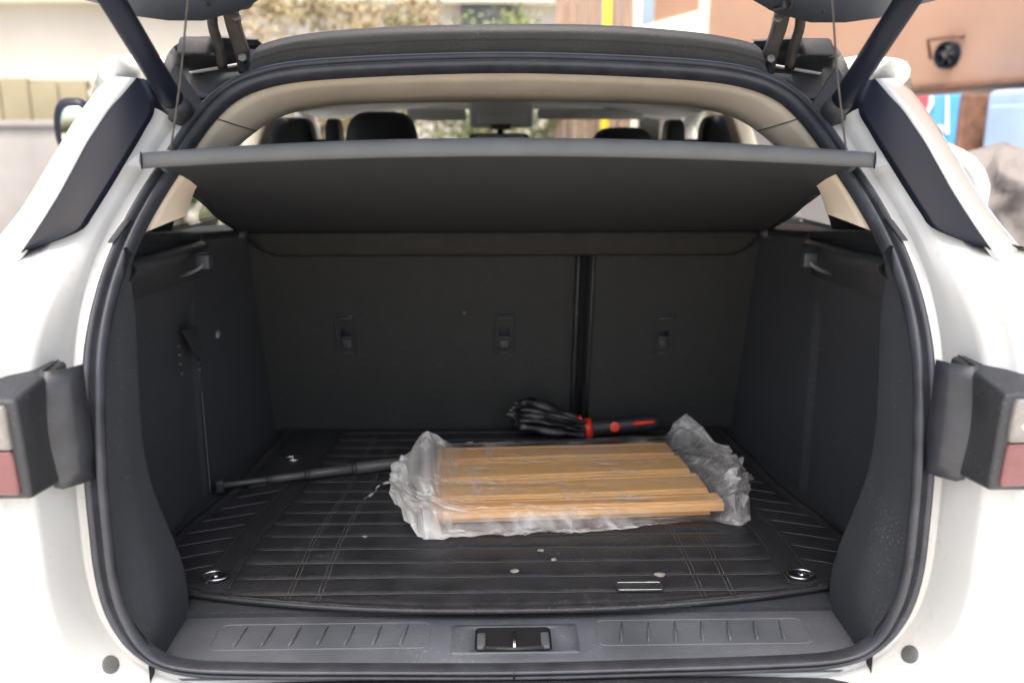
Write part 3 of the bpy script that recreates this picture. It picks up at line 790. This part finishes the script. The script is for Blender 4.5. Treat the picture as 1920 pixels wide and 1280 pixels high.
for i in range(41):
    u = -1+2*i/40; x = u*.555; e = sst(.9,1,abs(u))
    rows.append([V(x, 1.846, 1.210), V(x, 1.842, 1.205), V(x*(1-.012*e), 1.846, 1.185+.008*e), V(x*(1-.03*e), 1.852, 1.163+.016*e), V(x*(1-.035*e), 1.860, 1.158+.016*e)])
loft('front_flap', rows, 'flap', shelf, solid=.004)

# ================================================================== BOOT MAT
ZM = .7165
matt = thing('boot_mat', 'black quilted leatherette boot mat with stitched seams and studs', 'car mat', (0, 1.5, ZM))
YB = 1.955
def yf(x):
    e = abs(x); return 1.139+.056*(e/.48)**2.3+.115*max(0,(e-.495)/.09)**2.4
def mx(x, y):
    return x*(1-.075*sst(1.34,1.66,y)-.03*sst(1.66,1.95,y))
SEAMS = [1.144+.0495*k for k in range(1, 17)]
def matz(x, y, ed):
    e = abs(x); d = 1.0
    def gr(dist, wd): return math.exp(-(dist/wd)**2)
    g_ = 0.0
    if e < .438:
        for s_ in SEAMS:
            if abs(y-s_) < .02: g_ = max(g_, gr(y-s_, .0035))
        g_ = max(g_, .6*gr(e-.293,.003), .6*gr(e-.340,.003))
        pil = .0014*abs(math.sin(math.pi*(y-1.144)/.0495))
    else:
        pil = .0
        if e > .475:
            k = (y+.35*(e-.5))/.056; fr = abs(k-round(k))*.056
            g_ = max(g_, .8*gr(e-.478-.05*sst(1.6,1.3,y)*0,.004)); pil = .003
    g_ = max(g_, gr(e-.440,.004), .8*gr(ed-.016,.004) if ed < .05 else 0)
    wr = .0009*mn.noise(V(x*9, y*9, 1.3))+.0004*mn.noise(V(x*30,y*30,4))
    return ZM+.007+pil-.0034*g_+wr+.004*sst(.016,.004,ed)
rows = []
yr = []
NXm, NYm = 171, 300
for j in range(NYm):
    t = (j/(NYm-1)); r = []
    for i in range(NXm):
        x = .585*(-1+2*i/(NXm-1)); y = yf(x)+(YB-yf(x))*t
        # seams are straight across: warp only near the front edge
        ed = min(y-yf(x), (.585-abs(x)))
        r.append(V(mx(x,y), y, matz(x, y, ed)))
    rows.append(r)
loft('mat_sheet', rows, 'mat', matt, solid=.004, soff=-1, fix=False)
edge = [V(mx(-.585,y), y, ZM+.007) for y in (1.95,1.8,1.6,1.45)]+[V(mx(x,yf(x)), yf(x), ZM+.007) for x in [lerp(-.585,.585,i/60) for i in range(61)]]+[V(mx(.585,y), y, ZM+.007) for y in (1.45,1.6,1.8,1.95)]
tube('edge_binding', catmull(edge, 260), .0046, 'mat', matt, seg=8)
for s in (-1, 1):
    for x in (.290, .2965, .337, .3435):
        v, f = [], []
        y = yf(x)+.012
        while y < 1.93:
            a, b = grid(tube_rows([V(s*mx(x,y),y,matz(x,y,.3)+.0006), V(s*mx(x,y+.003),y+.003,matz(x,y+.003,.3)+.0016), V(s*mx(x,y+.006),y+.006,matz(x,y+.006,.3)+.0006)], .0006, 4), closed_u=True)
            o = len(v); v += a; f += [tuple(q+o for q in w_) for w_ in b]; y += .0085
        st = mesh('stitch_row', v, f, 'stitch', matt, fix=False); st['kind'] = 'stuff'
for y in SEAMS:
    tube('seam_ridge', [V(mx(x,y), y, matz(x,y,.3)+.0021) for x in [lerp(-.436,.436,i/40) for i in range(41)] if y > yf(x)+.012], .0011, 'piping_hilite', matt, seg=6)  # raised ridges, their highlight painted as a paler leatherette
for s in (-1, 1):
    for k in range(9):
        y = 1.235+.050*k
        pts = [V(s*mx(x, y-.42*(x-.48)+.0), y-.42*(x-.48), matz(x, y-.42*(x-.48), .3)+.0012) for x in [lerp(.482,.575-.02*sst(4,8,k),i/8) for i in range(9)]]
        pts = [q for q in pts if q.y > yf(abs(q.x)/(1-.075*sst(1.34,1.66,q.y)))+.012]
        if len(pts) > 3: tube('pad_rib', pts, .0011, 'piping_hilite', matt, seg=6)
    for x, y0, y1 in ((.440,1.215,1.93),(.478,1.225,1.66)):
        tube('pad_seam', [V(s*mx(x,y), y, matz(x,y,.3)+.0022) for y in [lerp(y0,y1,i/30) for i in range(31)]], .0013, 'piping_hilite', matt, seg=6)
# tie-down rings let into the mat
for px, py, sc in ((403,1080,1),(1502,1077,1),(548,860,.8)):
    c = atZ(px, py, ZM+.010)
    rg = [c+V(math.cos(a)*.021*sc, math.sin(a)*.015*sc, .001) for a in (2*math.pi*k/28 for k in range(29))]
    rb = tube('tie_ring', rg, .0021, 'metal', matt, seg=8, caps=False)
    disc('ring_cup', c+V(0,0,-.004), (0,0,1), .017*sc, .003, 'gloss', rb, seg=22)
    pillow('ring_stud', c+V(0.001,0,.001), .006*sc, .006*sc, .004, 'metal', rb, 2)
# name-plate slot
a, b = atZ(1158,1108,ZM+.009), atZ(1242,1093,ZM+.009)
pl = rrect(a.x, atZ(1242,1100,ZM+.009).x, a.y, b.y, .005, 0, 5)
tg_ = [V(p.x,p.y,ZM+.0115) for p in pl]
poly_plate('name_plate', [p+V(0,0,-.0035) for p in tg_], .003, 'plastic', matt, direction=(0,0,1), bevel=.0005)
tube('plate_rim', tg_+[tg_[0]], .0009, 'metal', matt, seg=6, caps=False)

# ================================================================== THINGS IN THE BOOT
ZT = ZM+.0085
def mkcrumb(px, py, r, fl, lab):
    r *= .85; c = atZ(px, py, ZT+r*fl*.6); rows = []
    for j in range(7):
        ph = -math.pi/2+math.pi*j/6; rr = []
        for k in range(10):
            th = 2*math.pi*k/10
            d = V(math.cos(ph)*math.cos(th)*1.5, math.cos(ph)*math.sin(th), math.sin(ph)*fl)
            rr.append(c+d*r*(1+.4*mn.noise(d*1.7+V(px,py,0))))
        rows.append(rr)
    tag(loft('crumb', rows, 'crumb', None, closed_u=True), lab, 'crumb')
mkcrumb(1014,1031,.0050,.5,'flat pale crumb on the mat, the one nearest to the wrapped boards')
mkcrumb(1038,1049,.0042,.7,'small pale crumb on the mat next to the flat one')
mkcrumb(965,1070,.0062,.5,'dull greyish crumb on the mat, the one nearest to the sill latch')
mkcrumb(1237,1077,.0072,.5,'largest beige crumb on the mat, right beside the rimmed name plate')
mkcrumb(684,1005,.0036,.4,'tiny pale speck on the mat near the twisted film tail')

# ---- wrapped boards
BR = Matrix.Rotation(math.radians(3.6), 3, 'Z'); BC = V(.118, 1.594, ZT)
def B(x, y, z): return BC+BR@V(x, y, z)
bundle = thing('board_bundle', 'stack of honey brown wooden boards wrapped in clear plastic film', 'board bundle', BC)
def board(y0, y1, z0, z1, x0, x1, m, lip=True):
    n = 8; xs_ = [lerp(x0, x1, i/n) for i in range(n+1)]
    if lip: pr = [(y0,z0),(y1,z0),(y1,z1-.004),(y1-.004,z1-.001),(y1-.010,z1-.001),(y1-.013,z1-.003),(y1-.016,z1-.003),(y1-.019,z1),(y0+.012,z1),(y0+.009,z1-.003),(y0+.006,z1-.003),(y0+.004,z1-.001),(y0,z1-.004)]
    else: pr = [(y0,z0),(y1,z0),(y1,z1),(y0,z1)]
    rws = [[B(x, y, z+.0012*math.sin(x*7+y*20)) for y, z in pr] for x in xs_]
    v, f = grid(rws, closed_u=True); k = len(pr); f += [tuple(range(k))[::-1], tuple(len(v)-k+i for i in range(k))]
    me_obj = mesh('board', v, f, m, bundle, smooth=False, bevel=.0012)
    return me_obj
L0, L1 = -.266, .250
for y0, y1 in ((-.150,-.062),(-.060,.044),(.047,.150)):
    board(y0, y1, .002, .0165, L0+.003, L1-.002, 'wood2', False)
board(.080,.162,.018,.033,L0+.01,L1-.006,'wood2')
board(-.018,.077,.018,.034,L0,L1-.002,'wood1')
board(-.112,-.021,.018,.033,L0-.004,L1+.006,'wood1')
board(-.166,-.115,.016,.033,L0+.002,L1+.018,'wood2')
def film():
    rnd = random.Random(3)
    xsu = [lerp(-.345,-.235,i/10) for i in range(10)]+[lerp(-.235,.245,i/40) for i in range(40)]+[lerp(.245,.352,i/9) for i in range(10)]
    NP = 64; rows, cre = [], []
    for x0 in xsu:
        lf = sst(-.270, -.345, x0); rt = sst(.285, .352, x0)
        endL = sst(-.215, -.29, x0); endR = sst(.240, .29, x0); en = max(endL, endR)
        hw = .176+.006*math.sin(x0*9)+.004*endR; hh = .021+.017*endR*(1-.6*rt)+.016*endL*(1-lf)
        sc = 1-.72*lf**1.4-.60*rt**1.3; r, cr = [], []
        for k in range(NP):
            a = 2*math.pi*(k+rnd.uniform(-.3,.3)*en)/NP; ca, sa = math.cos(a), math.sin(a); pw = lerp(.20, .8, max(lf, rt))
            yy = math.copysign(abs(ca)**pw, ca)*hw*sc; zz_ = math.copysign(abs(sa)**pw, sa)*hh*(1-.4*max(lf,rt))
            sk = sst(-.25,-.7,ca)*sst(.5,-.5,sa)*sst(.24,-.05,x0)*(1-lf)
            yy -= .034*sk
            q = V(x0*9, yy*9, zz_*14)
            big = 1-2*abs(mn.noise(q)); big2 = mn.noise(q*2.3+V(5,1,2))
            amp = .0012+.011*en+.005*sk
            d = V(.5*en*rnd.uniform(-1,1), ca, sa)
            disp = amp*(.8*big+.5*big2+.75*rnd.uniform(-1,1)-.2)
            fold = en*.012*math.sin(7*a+10*x0+3*mn.noise(q*.5))
            p = V(x0, yy, zz_)+d*disp+V(0,ca,sa)*fold
            p.z += .0225+.013*endR*(1-.3*rt)+.006*endL
            if -.285 < x0 < .29 and sa > .3 and abs(p.y) < .172: p.z = max(p.z, .0362+(.0016+.0014*sst(.05,-.2,x0))*abs(rnd.gauss(0,1))+.005*max(0,big2))
            p.z = max(p.z, .001+.0006*rnd.random())
            r.append(B(p.x, p.y-.002, p.z))
            st = mn.noise(V(x0*7, yy*70, 3.0)); st2 = mn.noise(V(x0*30, yy*16, 8.0))
            lfz = sst(.12,-.2,x0); c_ = .015+(.22+.35*lfz)*max(0, st-.08)+(.18+.5*lfz)*max(0, st2-.15)  # whitish streaks painted in for glints, stronger towards the left
            c_ += endL*(.36+.60*rnd.random()**1.4)+endR*(.14+.55*rnd.random()**2)+sk*(.06+.55*rnd.random()**3)
            c_ += .30*sst(.055,.0,abs(x0+.215+.10*(yy+.05)))*max(0,sa)*(.3+max(0,mn.noise(V(yy*50,x0*25,0))))
            cr.append(max(0, min(.9, c_)))
        rows.append(r); cre.append(cr)
    v, f = grid(rows, closed_u=True)
    f = [t for q in f for t in ((q[0],q[1],q[2]),(q[0],q[2],q[3]))]
    o = mesh('plastic_film', v, f, 'film', bundle, fix=False, smooth=False)
    at = o.data.attributes.new('crease_glint', 'FLOAT', 'POINT')
    at.data.foreach_set('value', [c for r in cre for c in r])
    return o
film()
# twisted tails of film
def ribbon(pts, wd, m='film'):
    pts = catmull(pts, 30); rws = []
    for i, p in enumerate(pts):
        a = i*.55; d = V(.1*math.cos(a), math.cos(a), math.sin(a))*wd*(.5+.5*abs(math.sin(i*.7)))
        rws.append([p-d, p-d*.2+V(0,0,wd*.3), p+d])
    o = loft('film_tail', rws, m, bundle, fix=False)
    at = o.data.attributes.new('crease_glint', 'FLOAT', 'POINT'); at.data.foreach_set('value', [.75]*len(o.data.vertices))
ribbon([atZ(776,902,ZT+.02), atZ(752,908,ZT+.016), atZ(728,904,ZT+.012), atZ(708,912,ZT+.008), atZ(703,922,ZT+.003), atZ(684,934,ZT+.002)], .0032)

# ---- telescopic pole
pole = thing('telescopic_pole', 'thin black telescopic pole with square end foot reaching under the film', 'pole', V(-.38,1.66,ZT))
pa = atZ(404, 911, ZT+.013); pb = atZ(790, 862, ZT+.016)
dirp = (pb-pa).normalized()
def pp(d, up=0): return pa+dirp*d+V(0,0,up)
Lp = (pb-pa).length
for n_, (d0, d1, r) in enumerate(((.012,.10,.0062),(.098,.175,.0080),(.173,.27,.0098),(.268,Lp+.04,.0122))):
    tb = tube('pole_section', [pp(d0), pp(d0+.001), pp(d1-.001), pp(d1)], [r*.9, r, r, r*.9], 'rod', pole, seg=16)
    if n_: tube('section_collar', [pp(d0-.001), pp(d0), pp(d0+.008), pp(d0+.009)], [r*.95, r*1.1, r*1.1, r*.95], 'plastic', tb, seg=16)
side = dirp.cross(V(0,0,1)).normalized()
p8 = [pp(0)+side*sy*.010+V(0,0,sz*.0125)+dirp*dx for sz in (-1,1) for sy in (-1,1) for dx in (0,.016)]
hexa('end_foot', p8, 'plastic', pole, bevel=.0025)

# ---- folded umbrella
umb = thing('umbrella', 'folded black umbrella with red trim lying behind the wrapped boards', 'umbrella', V(.17,1.87,ZT))
u0, u1, u2 = atY(968,772,1.88), atY(1098,803,1.862), atY(1236,790,1.845)
def canopy():
    rows = []
    N = 40
    for i in range(N):
        t = i/(N-1); c = u0.lerp(u1, t); r0 = lerp(.046, .024, t)*(1-.35*sst(.12,0,t)); r = []
        ax = (u1-u0).normalized(); up = (V(0,0,1)-ax*ax.z).normalized(); sd2 = ax.cross(up)
        for k in range(64):
            a = 2*math.pi*k/64
            rr = r0*(1+.14*math.sin(8*a+3.2*t)+.34*mn.noise(V(t*4,math.cos(a)*2.2,math.sin(a)*2.2)))
            sh = .022*mn.noise(V(math.cos(a)*4, math.sin(a)*4, 3))*sst(.35,0,t)
            p = c+up*math.cos(a)*rr*.86+sd2*math.sin(a)*rr+ax*sh
            p.z = max(p.z, ZT+.001); r.append(p)
        rows.append(r)
    return loft('folded_canopy', rows, 'umb', umb, closed_u=True)
cn = canopy()
for k in range(5):
    a = .4+k*.35
    pts = [u0.lerp(u1, t)+V(0,-math.sin(a)*lerp(.050,.028,t), math.cos(a)*lerp(.050,.028,t)) for t in (.15,.5,.9)]
    tube('rib', pts, .0011, 'umb', cn, seg=6)
tip = u0+V(-.004,0,0)
lst = [([tip+V(random.uniform(-.02,.02),random.uniform(-.02,0),random.uniform(-.01,.02)) for _ in range(4)], .0022) for _ in range(6)]
tubes('rib_tips', [(catmull(p, 8), r) for p, r in lst], 'dmetal', umb, seg=6)
bandc = u0.lerp(u1, .88)
ax = (u1-u0).normalized()
hx = (u2-u1).normalized()
tube('strap', [bandc+ax*-.004+V(0,-.004,.016), bandc+V(.004,-.004,.024), bandc+ax*.010+V(.004,-.008,.014)], [.004,.006,.004], 'red', umb, seg=8)
tube('red_collar', [u1-hx*.002, u1+hx*.001, u1+hx*.014, u1+hx*.017], [.017,.0245,.0235,.016], 'red', umb, seg=22)
hd = tube('handle', [u1+hx*d for d in (.012,.02,.05,.10,.155,.168,.172)], [.016,.0185,.0185,.0175,.0175,.014,.006], 'seat', umb, seg=20)
cb = u1+hx*.064+V(0,-.0175,.004); disc('release_button', cb, (0,-1,.25), .0118, .006, 'red', hd, seg=22)
sp = [u1+hx*d+V(0,-.0165,.0065) for d in (.105,.11,.13,.15,.155)]
tube('red_stripe', sp, [.0025,.0050,.0055,.0050,.0025], 'red', hd, seg=10)

# ================================================================== BACKGROUND
def wall_hit(px, py, P, N_):
    d = ray(px, py); return CAM+d*((P-CAM).dot(N_)/d.dot(N_))
# peach building on the right, running away from the camera
WA, WB = V(1.62, 9.2, 0), V(3.35, 3.4, 0)
wdir = (WB-WA).normalized(); wn = V(wdir.y, -wdir.x, 0)
if wn.dot(CAM-WA) < 0: wn = -wn
M['peach'] = mat('peach_render', (.44,.27,.185), .9, var=.10, vscale=1.5, bump=.4, bscale=60)
M['rust'] = mat('rusty_iron', (.13,.065,.04), .8, var=.3, vscale=20, bump=.3)
M['lilac'] = mat('grey_lilac_render', (.42,.37,.35), .9, var=.1, vscale=2, bump=.3, bscale=60)
M['cream'] = mat('cream_frame', (.74,.72,.60), .6, var=.05, vscale=6)
peach = thing('peach_building', 'peach rendered building with cream frames and a grey shopfront below', 'building', (WA+WB)/2)
zl = wall_hit(1750, 161, WA, wn).z
def wslab(nm, s0, s1, z0, z1, off, th, m, par=peach, bevel=.01):
    pts = []
    for z in (z0, z1):
        for o in (off, off-th):
            for s_ in (s0, s1): pts.append(WA+wdir*s_+wn*o+V(0,0,z))
    return hexa(nm, pts, m, par, bevel=bevel)
LW = (WB-WA).length
wslab('upper_wall', 0, LW+1.5, zl, 4.6, 0, .3, 'peach'); wslab('shopfront', 0, LW+1.5, 0, zl, -.12, .2, 'lilac')
def s_at(px): return (wall_hit(px, 20, WA, wn)-WA).dot(wdir)
sA, sB, sC = s_at(1192), s_at(1322), s_at(1328)
zb = wall_hit(1260, 36, WA, wn).z
wslab('frame_post', sA-.05, sA+.07, .2, 4.5, .04, .08, 'cream'); wslab('frame_post', sB-.05, sB+.07, .2, 4.5, .04, .08, 'cream')
wslab('frame_rail', sA+.07, sB-.05, zb-.5, zb, .035, .07, 'cream')
# sill strip under the upper wall
wslab('fascia_strip', .0, LW+1.5, zl-.035, zl, .03, .1, 'rust')
# exhaust fan
fc = wall_hit(1782, 104, WA, wn); rr = (wall_hit(1806,104,WA,wn)-fc).length*.62
fan = thing('wall_fan', 'round black extractor fan under a bent bracket on the peach wall', 'fan', fc)
uz = V(0,0,1); ux = wdir
def ringpts(c, r, n=28): return [c+(ux*math.cos(a)+uz*math.sin(a))*r for a in (2*math.pi*k/n for k in range(n))]
HR = rr*1.25
rows = [[q for q in ringpts(fc+wn*o, r)] for o, r in ((-.02,HR*1.05),(.045,HR*1.05),(.055,HR),(.04,HR*.86),(.0,HR*.82))]
loft('fan_housing', rows, 'gloss', fan, closed_u=True)
poly_plate('fan_back', ringpts(fc+wn*.004, HR*.84), .004, 'gloss', fan, direction=wn)
for k in range(5):
    a = 2*math.pi*k/5+.3
    pts = [fc+wn*(.012+.02*e)+(ux*math.cos(a+da)+uz*math.sin(a+da))*HR*r_ for r_, da, e in ((.15,-.3,0),(.75,-.35,0),(.8,.15,1),(.15,.4,1))]
    poly_plate('fan_blade', pts, .004, 'dmetal', fan)
disc('fan_hub', fc+wn*.01, wn, HR*.24, .035, 'dmetal', fan, seg=18)
M['rust'] = mat('rusty_iron', (.13,.065,.04), .8, var=.3, vscale=20, bump=.3)
tl, tr_ = wall_hit(1757,76,WA,wn)+wn*.07, wall_hit(1808,69,WA,wn)+wn*.07
bl = wall_hit(1752,112,WA,wn)+wn*.03
tube('fan_bracket', [bl, tl, tr_, tr_-wn*.08], .011, 'rust', fan, seg=8)
# drinks cooler under the fascia
cool_c = wall_hit(1775, 300, WA, wn)+wn*.42; cool_s = (cool_c-WA).dot(wdir)
M['blue'] = mat('cooler_blue', (.07,.30,.66), .35, var=.06, vscale=5, coat=.3); M['signw'] = mat('sign_white', (.80,.82,.82), .4, var=.03)
M['signr'] = mat('sign_red', (.66,.09,.13), .4, var=.05)
M['palebl'] = mat('pale_blue_panel', (.26,.36,.52), .5, var=.08, vscale=4)
cooler = thing('drinks_cooler', 'blue drinks cooler with a red and white emblem against the shopfront', 'cooler', V(cool_c.x, cool_c.y, 0))
FP = WA+wn*.45
ztop = wall_hit(1775, 178, FP, wn).z; zbot = 0.05
sl0, sl1 = (wall_hit(1722,220,FP,wn)-WA).dot(wdir), (wall_hit(1797,220,FP,wn)-WA).dot(wdir)
wslab('cabinet', sl0, sl1, zbot, ztop, .45, .42, 'blue', cooler)
def onF(px, py, o): return wall_hit(px, py, FP, wn)+wn*o
poly_plate('emblem_red', [onF(*p, .004) for p in ((1724,181),(1742,180),(1743,194),(1738,206),(1731,212),(1724,213))], .004, 'signr', cooler, direction=wn, bevel=0)
cu = [(1745,180),(1751,180),(1752,196),(1744,212),(1733,224),(1724,227),(1724,216),(1733,212),(1741,202),(1745,191)]
poly_plate('emblem_white', [onF(*p, .005) for p in cu], .004, 'signw', cooler, direction=wn, bevel=0)
poly_plate('door_edge', [onF(*p, .006) for p in ((1777,180),(1781,180),(1781,252),(1775,252))], .006, 'signw', cooler, direction=wn, bevel=0)
for g_ in ([(1752,238),(1757,236),(1757,250),(1752,250)], [(1760,235),(1772,235),(1768,252),(1764,252),(1767,239),(1760,239)], [(1742,240),(1747,239),(1748,251),(1743,251)]):
    poly_plate('lettering', [onF(*p, .005) for p in g_], .004, 'signw', cooler, direction=wn, bevel=0)
wslab('door_frame', sl1, sl1+.03, zbot, ztop, .46, .40, 'rust', cooler); 
cab2 = thing('chest_cabinet', 'pale blue cabinet next to the cooler with the emblem', 'cabinet', V(*(WA+wdir*(sl1+.5)).xy, 0))
z2 = onF(1860,168,0).z
wslab('cabinet_body', sl1+.12, sl1+.75, .05, z2, .40, .36, 'palebl', cab2, bevel=.03); wslab('cabinet_door', sl1+.16, sl1+.71, .12, z2-.08, .42, .02, 'palebl', cab2)
# grey covered heap
heap = thing('covered_heap', 'grey crumpled tarpaulin draped over a heap in front of the cooler', 'tarpaulin', (0,0,0))
hc = atY(1878, 330, 3.1); heap.location = (hc.x, hc.y, 0); heap.matrix_world = Matrix.Translation((hc.x, hc.y, 0))
rows = []
for j in range(50):
    t = j/49; z = 1.385*t; r = []
    rad = .19*(1-.1*t)*math.sqrt(max(0, 1-max(0,(t-.70)/.30)**2))+.002+.16*(1-t)
    for k in range(80):
        a = 2*math.pi*k/80; q = V(math.cos(a)*1.6, math.sin(a)*1.6, z*5)
        d = .07*(1-abs(mn.noise(q*1.1))*2)+.035*(1-abs(mn.noise(q*2.7))*2)
        r.append(V(hc.x+(rad+d*min(1,rad*8))*math.cos(a), hc.y+(rad+d*min(1,rad*8))*math.sin(a), z+.03*mn.noise(q)))
    rows.append(r)
loft('tarpaulin', rows, mat('grey_tarpaulin', (.12,.11,.105), .7, var=.2, vscale=9, bump=.6, bscale=50), heap, closed_u=True)
wt = thing('white_hoop', 'white rounded hoop leaning beside the grey tarpaulin', 'hoop', (0,0,0))
wc = atY(1800, 340, 2.9); wt.location = (wc.x, wc.y, 0); wt.matrix_world = Matrix.Translation((wc.x, wc.y, 0))
arc = [atY(1788,292,2.9), atY(1812,300,2.9), atY(1832,322,2.9), atY(1842,350,2.9), atY(1838,380,2.9)]
arc = arc+[V(arc[-1].x-.02, 2.9, .6), V(arc[-1].x-.03, 2.9, .01)]
arc = [V(arc[0].x-.16, 2.9, .01), V(arc[0].x-.15, 2.9, .7), V(arc[0].x-.07, 2.9, arc[0].z-.03)]+arc
tube('hoop_tube', catmull(arc, 60), .022, 'signw', wt, seg=12)
# mirror on a stalk beyond the left pillar
mr_ = thing('round_mirror', 'black rimmed mirror on a thin stalk beyond the rear pillar', 'mirror', (0,0,0))
mc = atY(142, 238, 3.0); mr_.location = (mc.x, 3.0, 0); mr_.matrix_world = Matrix.Translation((mc.x,3.0,0))
o_ = pillow('mirror_shell', mc, .068, .035, .095, 'gloss', mr_, 3)
pillow('mirror_face', mc+V(.010,-.022,-.008), .050, .018, .076, mat('mirror_face', (.62,.63,.50), .08, metal=1, var=.05, vscale=12), mr_, 3)
tube('stalk', [V(mc.x+.03,3.0,0), V(mc.x+.03,3.0,.9), V(mc.x+.02,3.0,mc.z-.08)], .014, 'gloss', mr_, seg=10)

# centre backdrop: pale building, hedge, brown gate, yellow pole
M['palewall'] = mat('pale_render', (.50,.475,.42), .9, var=.06, vscale=1.2, bump=.3, bscale=40)
pb_ = thing('pale_building', 'pale rendered building with a recessed window behind the hedge', 'building', (-1, 14, 0))
box('wall', -16, 1.45, 13.0, 13.5, 0, 7.0, 'palewall', pb_, bevel=.02)
wi = box('window', -.55, .5, 12.96, 13.05, 2.9, 4.2, 'lilac', pb_, bevel=.01)
box('pane', -.47, .42, 12.93, 12.96, 2.98, 4.12, mat('window_pane', (.10,.12,.13), .1, var=.1), wi, bevel=.004)
box('ledge', -9, 1.3, 12.7, 13.0, 3.3, 3.42, 'cream', pb_, bevel=.01) 
gate = thing('brown_gate', 'tall brown timber gate of upright planks beside the yellow pole', 'gate', (1.0, 9.6, 0))
gx0, gx1 = atY(1042,20,9.5).x, atY(1186,20,9.5).x
M['gatew'] = mat('gate_timber', (.23,.16,.12), .8, var=.25, vscale=3, bump=.4, bscale=30, stretch=(6,6,.6))
nb = 7
for k in range(nb):
    a = lerp(gx0, gx1, k/nb); b = lerp(gx0, gx1, (k+1)/nb)-.012
    box('plank', a, b, 9.5+.01*(k%2), 9.55+.01*(k%2), .05, 3.4+.02*(k%3), 'gatew', gate, bevel=.004)
for z in (.6, 2.2): box('rail', gx0, gx1, 9.565, 9.62, z, z+.12, 'gatew', gate, bevel=.004)
yp = atY(1139, 20, 8.8)
pole_y = thing('yellow_pole', 'bright yellow upright pole in front of the brown gate', 'pole', (yp.x, 8.8, 0))
tube('post', [V(yp.x,8.8,.0), V(yp.x,8.8,4.0)], .042, mat('yellow_paint', (.75,.55,.02), .5, var=.06), pole_y, seg=14)
disc('base_plate', V(yp.x,8.8,0), (0,0,1), .11, .02, 'dmetal', pole_y)
disc('cap', V(yp.x,8.8,4.0), (0,0,1), .05, .03, 'dmetal', pole_y)

M['leafd'] = mat('dry_leaf', (.17,.135,.065), .7, var=.3, vscale=3, col2=(.30,.24,.13)); M['leafg'] = mat('green_leaf', (.075,.10,.030), .65, var=.3, vscale=3, col2=(.16,.19,.06))
M['bark'] = mat('bark', (.16,.12,.085), .9, var=.3, vscale=15, bump=.6, bscale=60)
def shrub(cx, cy, rx, ry, zt, n, lab, m, grp):
    t = thing('shrub', lab, 'shrub', (cx, cy, 0), grp)
    lst = []
    for k in range(9):
        a = random.uniform(0,6.28); e = V(cx+rx*.7*math.cos(a), cy+ry*.7*math.sin(a), zt*random.uniform(.6,.95))
        lst.append((catmull([V(cx+.05*math.cos(a),cy+.05*math.sin(a),0), V(cx+rx*.2*math.cos(a),cy+ry*.2*math.sin(a),zt*.35), e], 7), [.03,.028,.025,.02,.015,.01,.006]))
    tubes('stems', lst, 'bark', t, seg=6)
    v, f = [], []
    cl = [(V(random.uniform(-1,1)*rx, random.uniform(-1,1)*ry, random.uniform(.12,.98)*zt), random.uniform(.14,.34)) for _ in range(46)]
    for k in range(n):
        c, r = random.choice(cl); d = V(random.gauss(0,1),random.gauss(0,1),random.gauss(0,1)).normalized()*r*random.uniform(.5,1.05)
        p = V(cx,cy,0)+c+d
        if p.z < .03: continue
        a = V(random.gauss(0,1),random.gauss(0,1),random.gauss(0,1)).normalized()*random.uniform(.022,.045); b = a.orthogonal().normalized()*a.length*.5
        o = len(v); v += [p-a, p+b, p+a, p-b]; f.append((o,o+1,o+2,o+3))
    cr = mesh('foliage', v, f, m, t, smooth=False, fix=False)
for i, (x, zt, m, lab) in enumerate(((-3.6,2.15,'leafg','wide olive green shrub beside the end of the grey wall'),(-2.15,3.05,'leafd','tall dry brown shrub next to the olive one'),(-1.2,3.15,'leafd','dry brown shrub with green tips in front of the ledge'),(-.35,2.75,'leafg','low green shrub in front of the recessed window'),(.35,2.62,'leafg','small yellow green shrub next to the brown gate'))):
    shrub(x, 9.6+.2*(i%2), .72 if i else 1.0, .5, zt, 5200, lab, m, 'shrubs behind the car')
gw = thing('grey_wall', 'low grey block wall with coping in front of the tan fence', 'wall', (-6, 8, 0))
M['block'] = mat('grey_block', (.21,.205,.20), .9, var=.12, vscale=3, bump=.5, bscale=40)
M['tan'] = mat('tan_board', (.22,.195,.125), .85, var=.12, vscale=2, bump=.3)
box('wall_body', -9, -3.0, 8.0, 8.2, 0, 1.52, 'block', gw, bevel=.01); box('coping', -9.02, -2.98, 7.97, 8.23, 1.522, 1.58, 'block', gw, bevel=.01)
tb_ = thing('tan_fence', 'tan boarded fence standing behind the grey block wall', 'fence', (-6, 9, 0))
for k in range(16):
    x = -8.6+k*.285; box('board', x, x+.27, 8.9, 8.94, .05, 1.98+.03*math.sin(k*2.1), 'tan', tb_, bevel=.004)
for z in (.6,1.9): box('rail', -8.6, -4.05, 8.945, 9.0, z, z+.09, 'tan', tb_, bevel=.004)
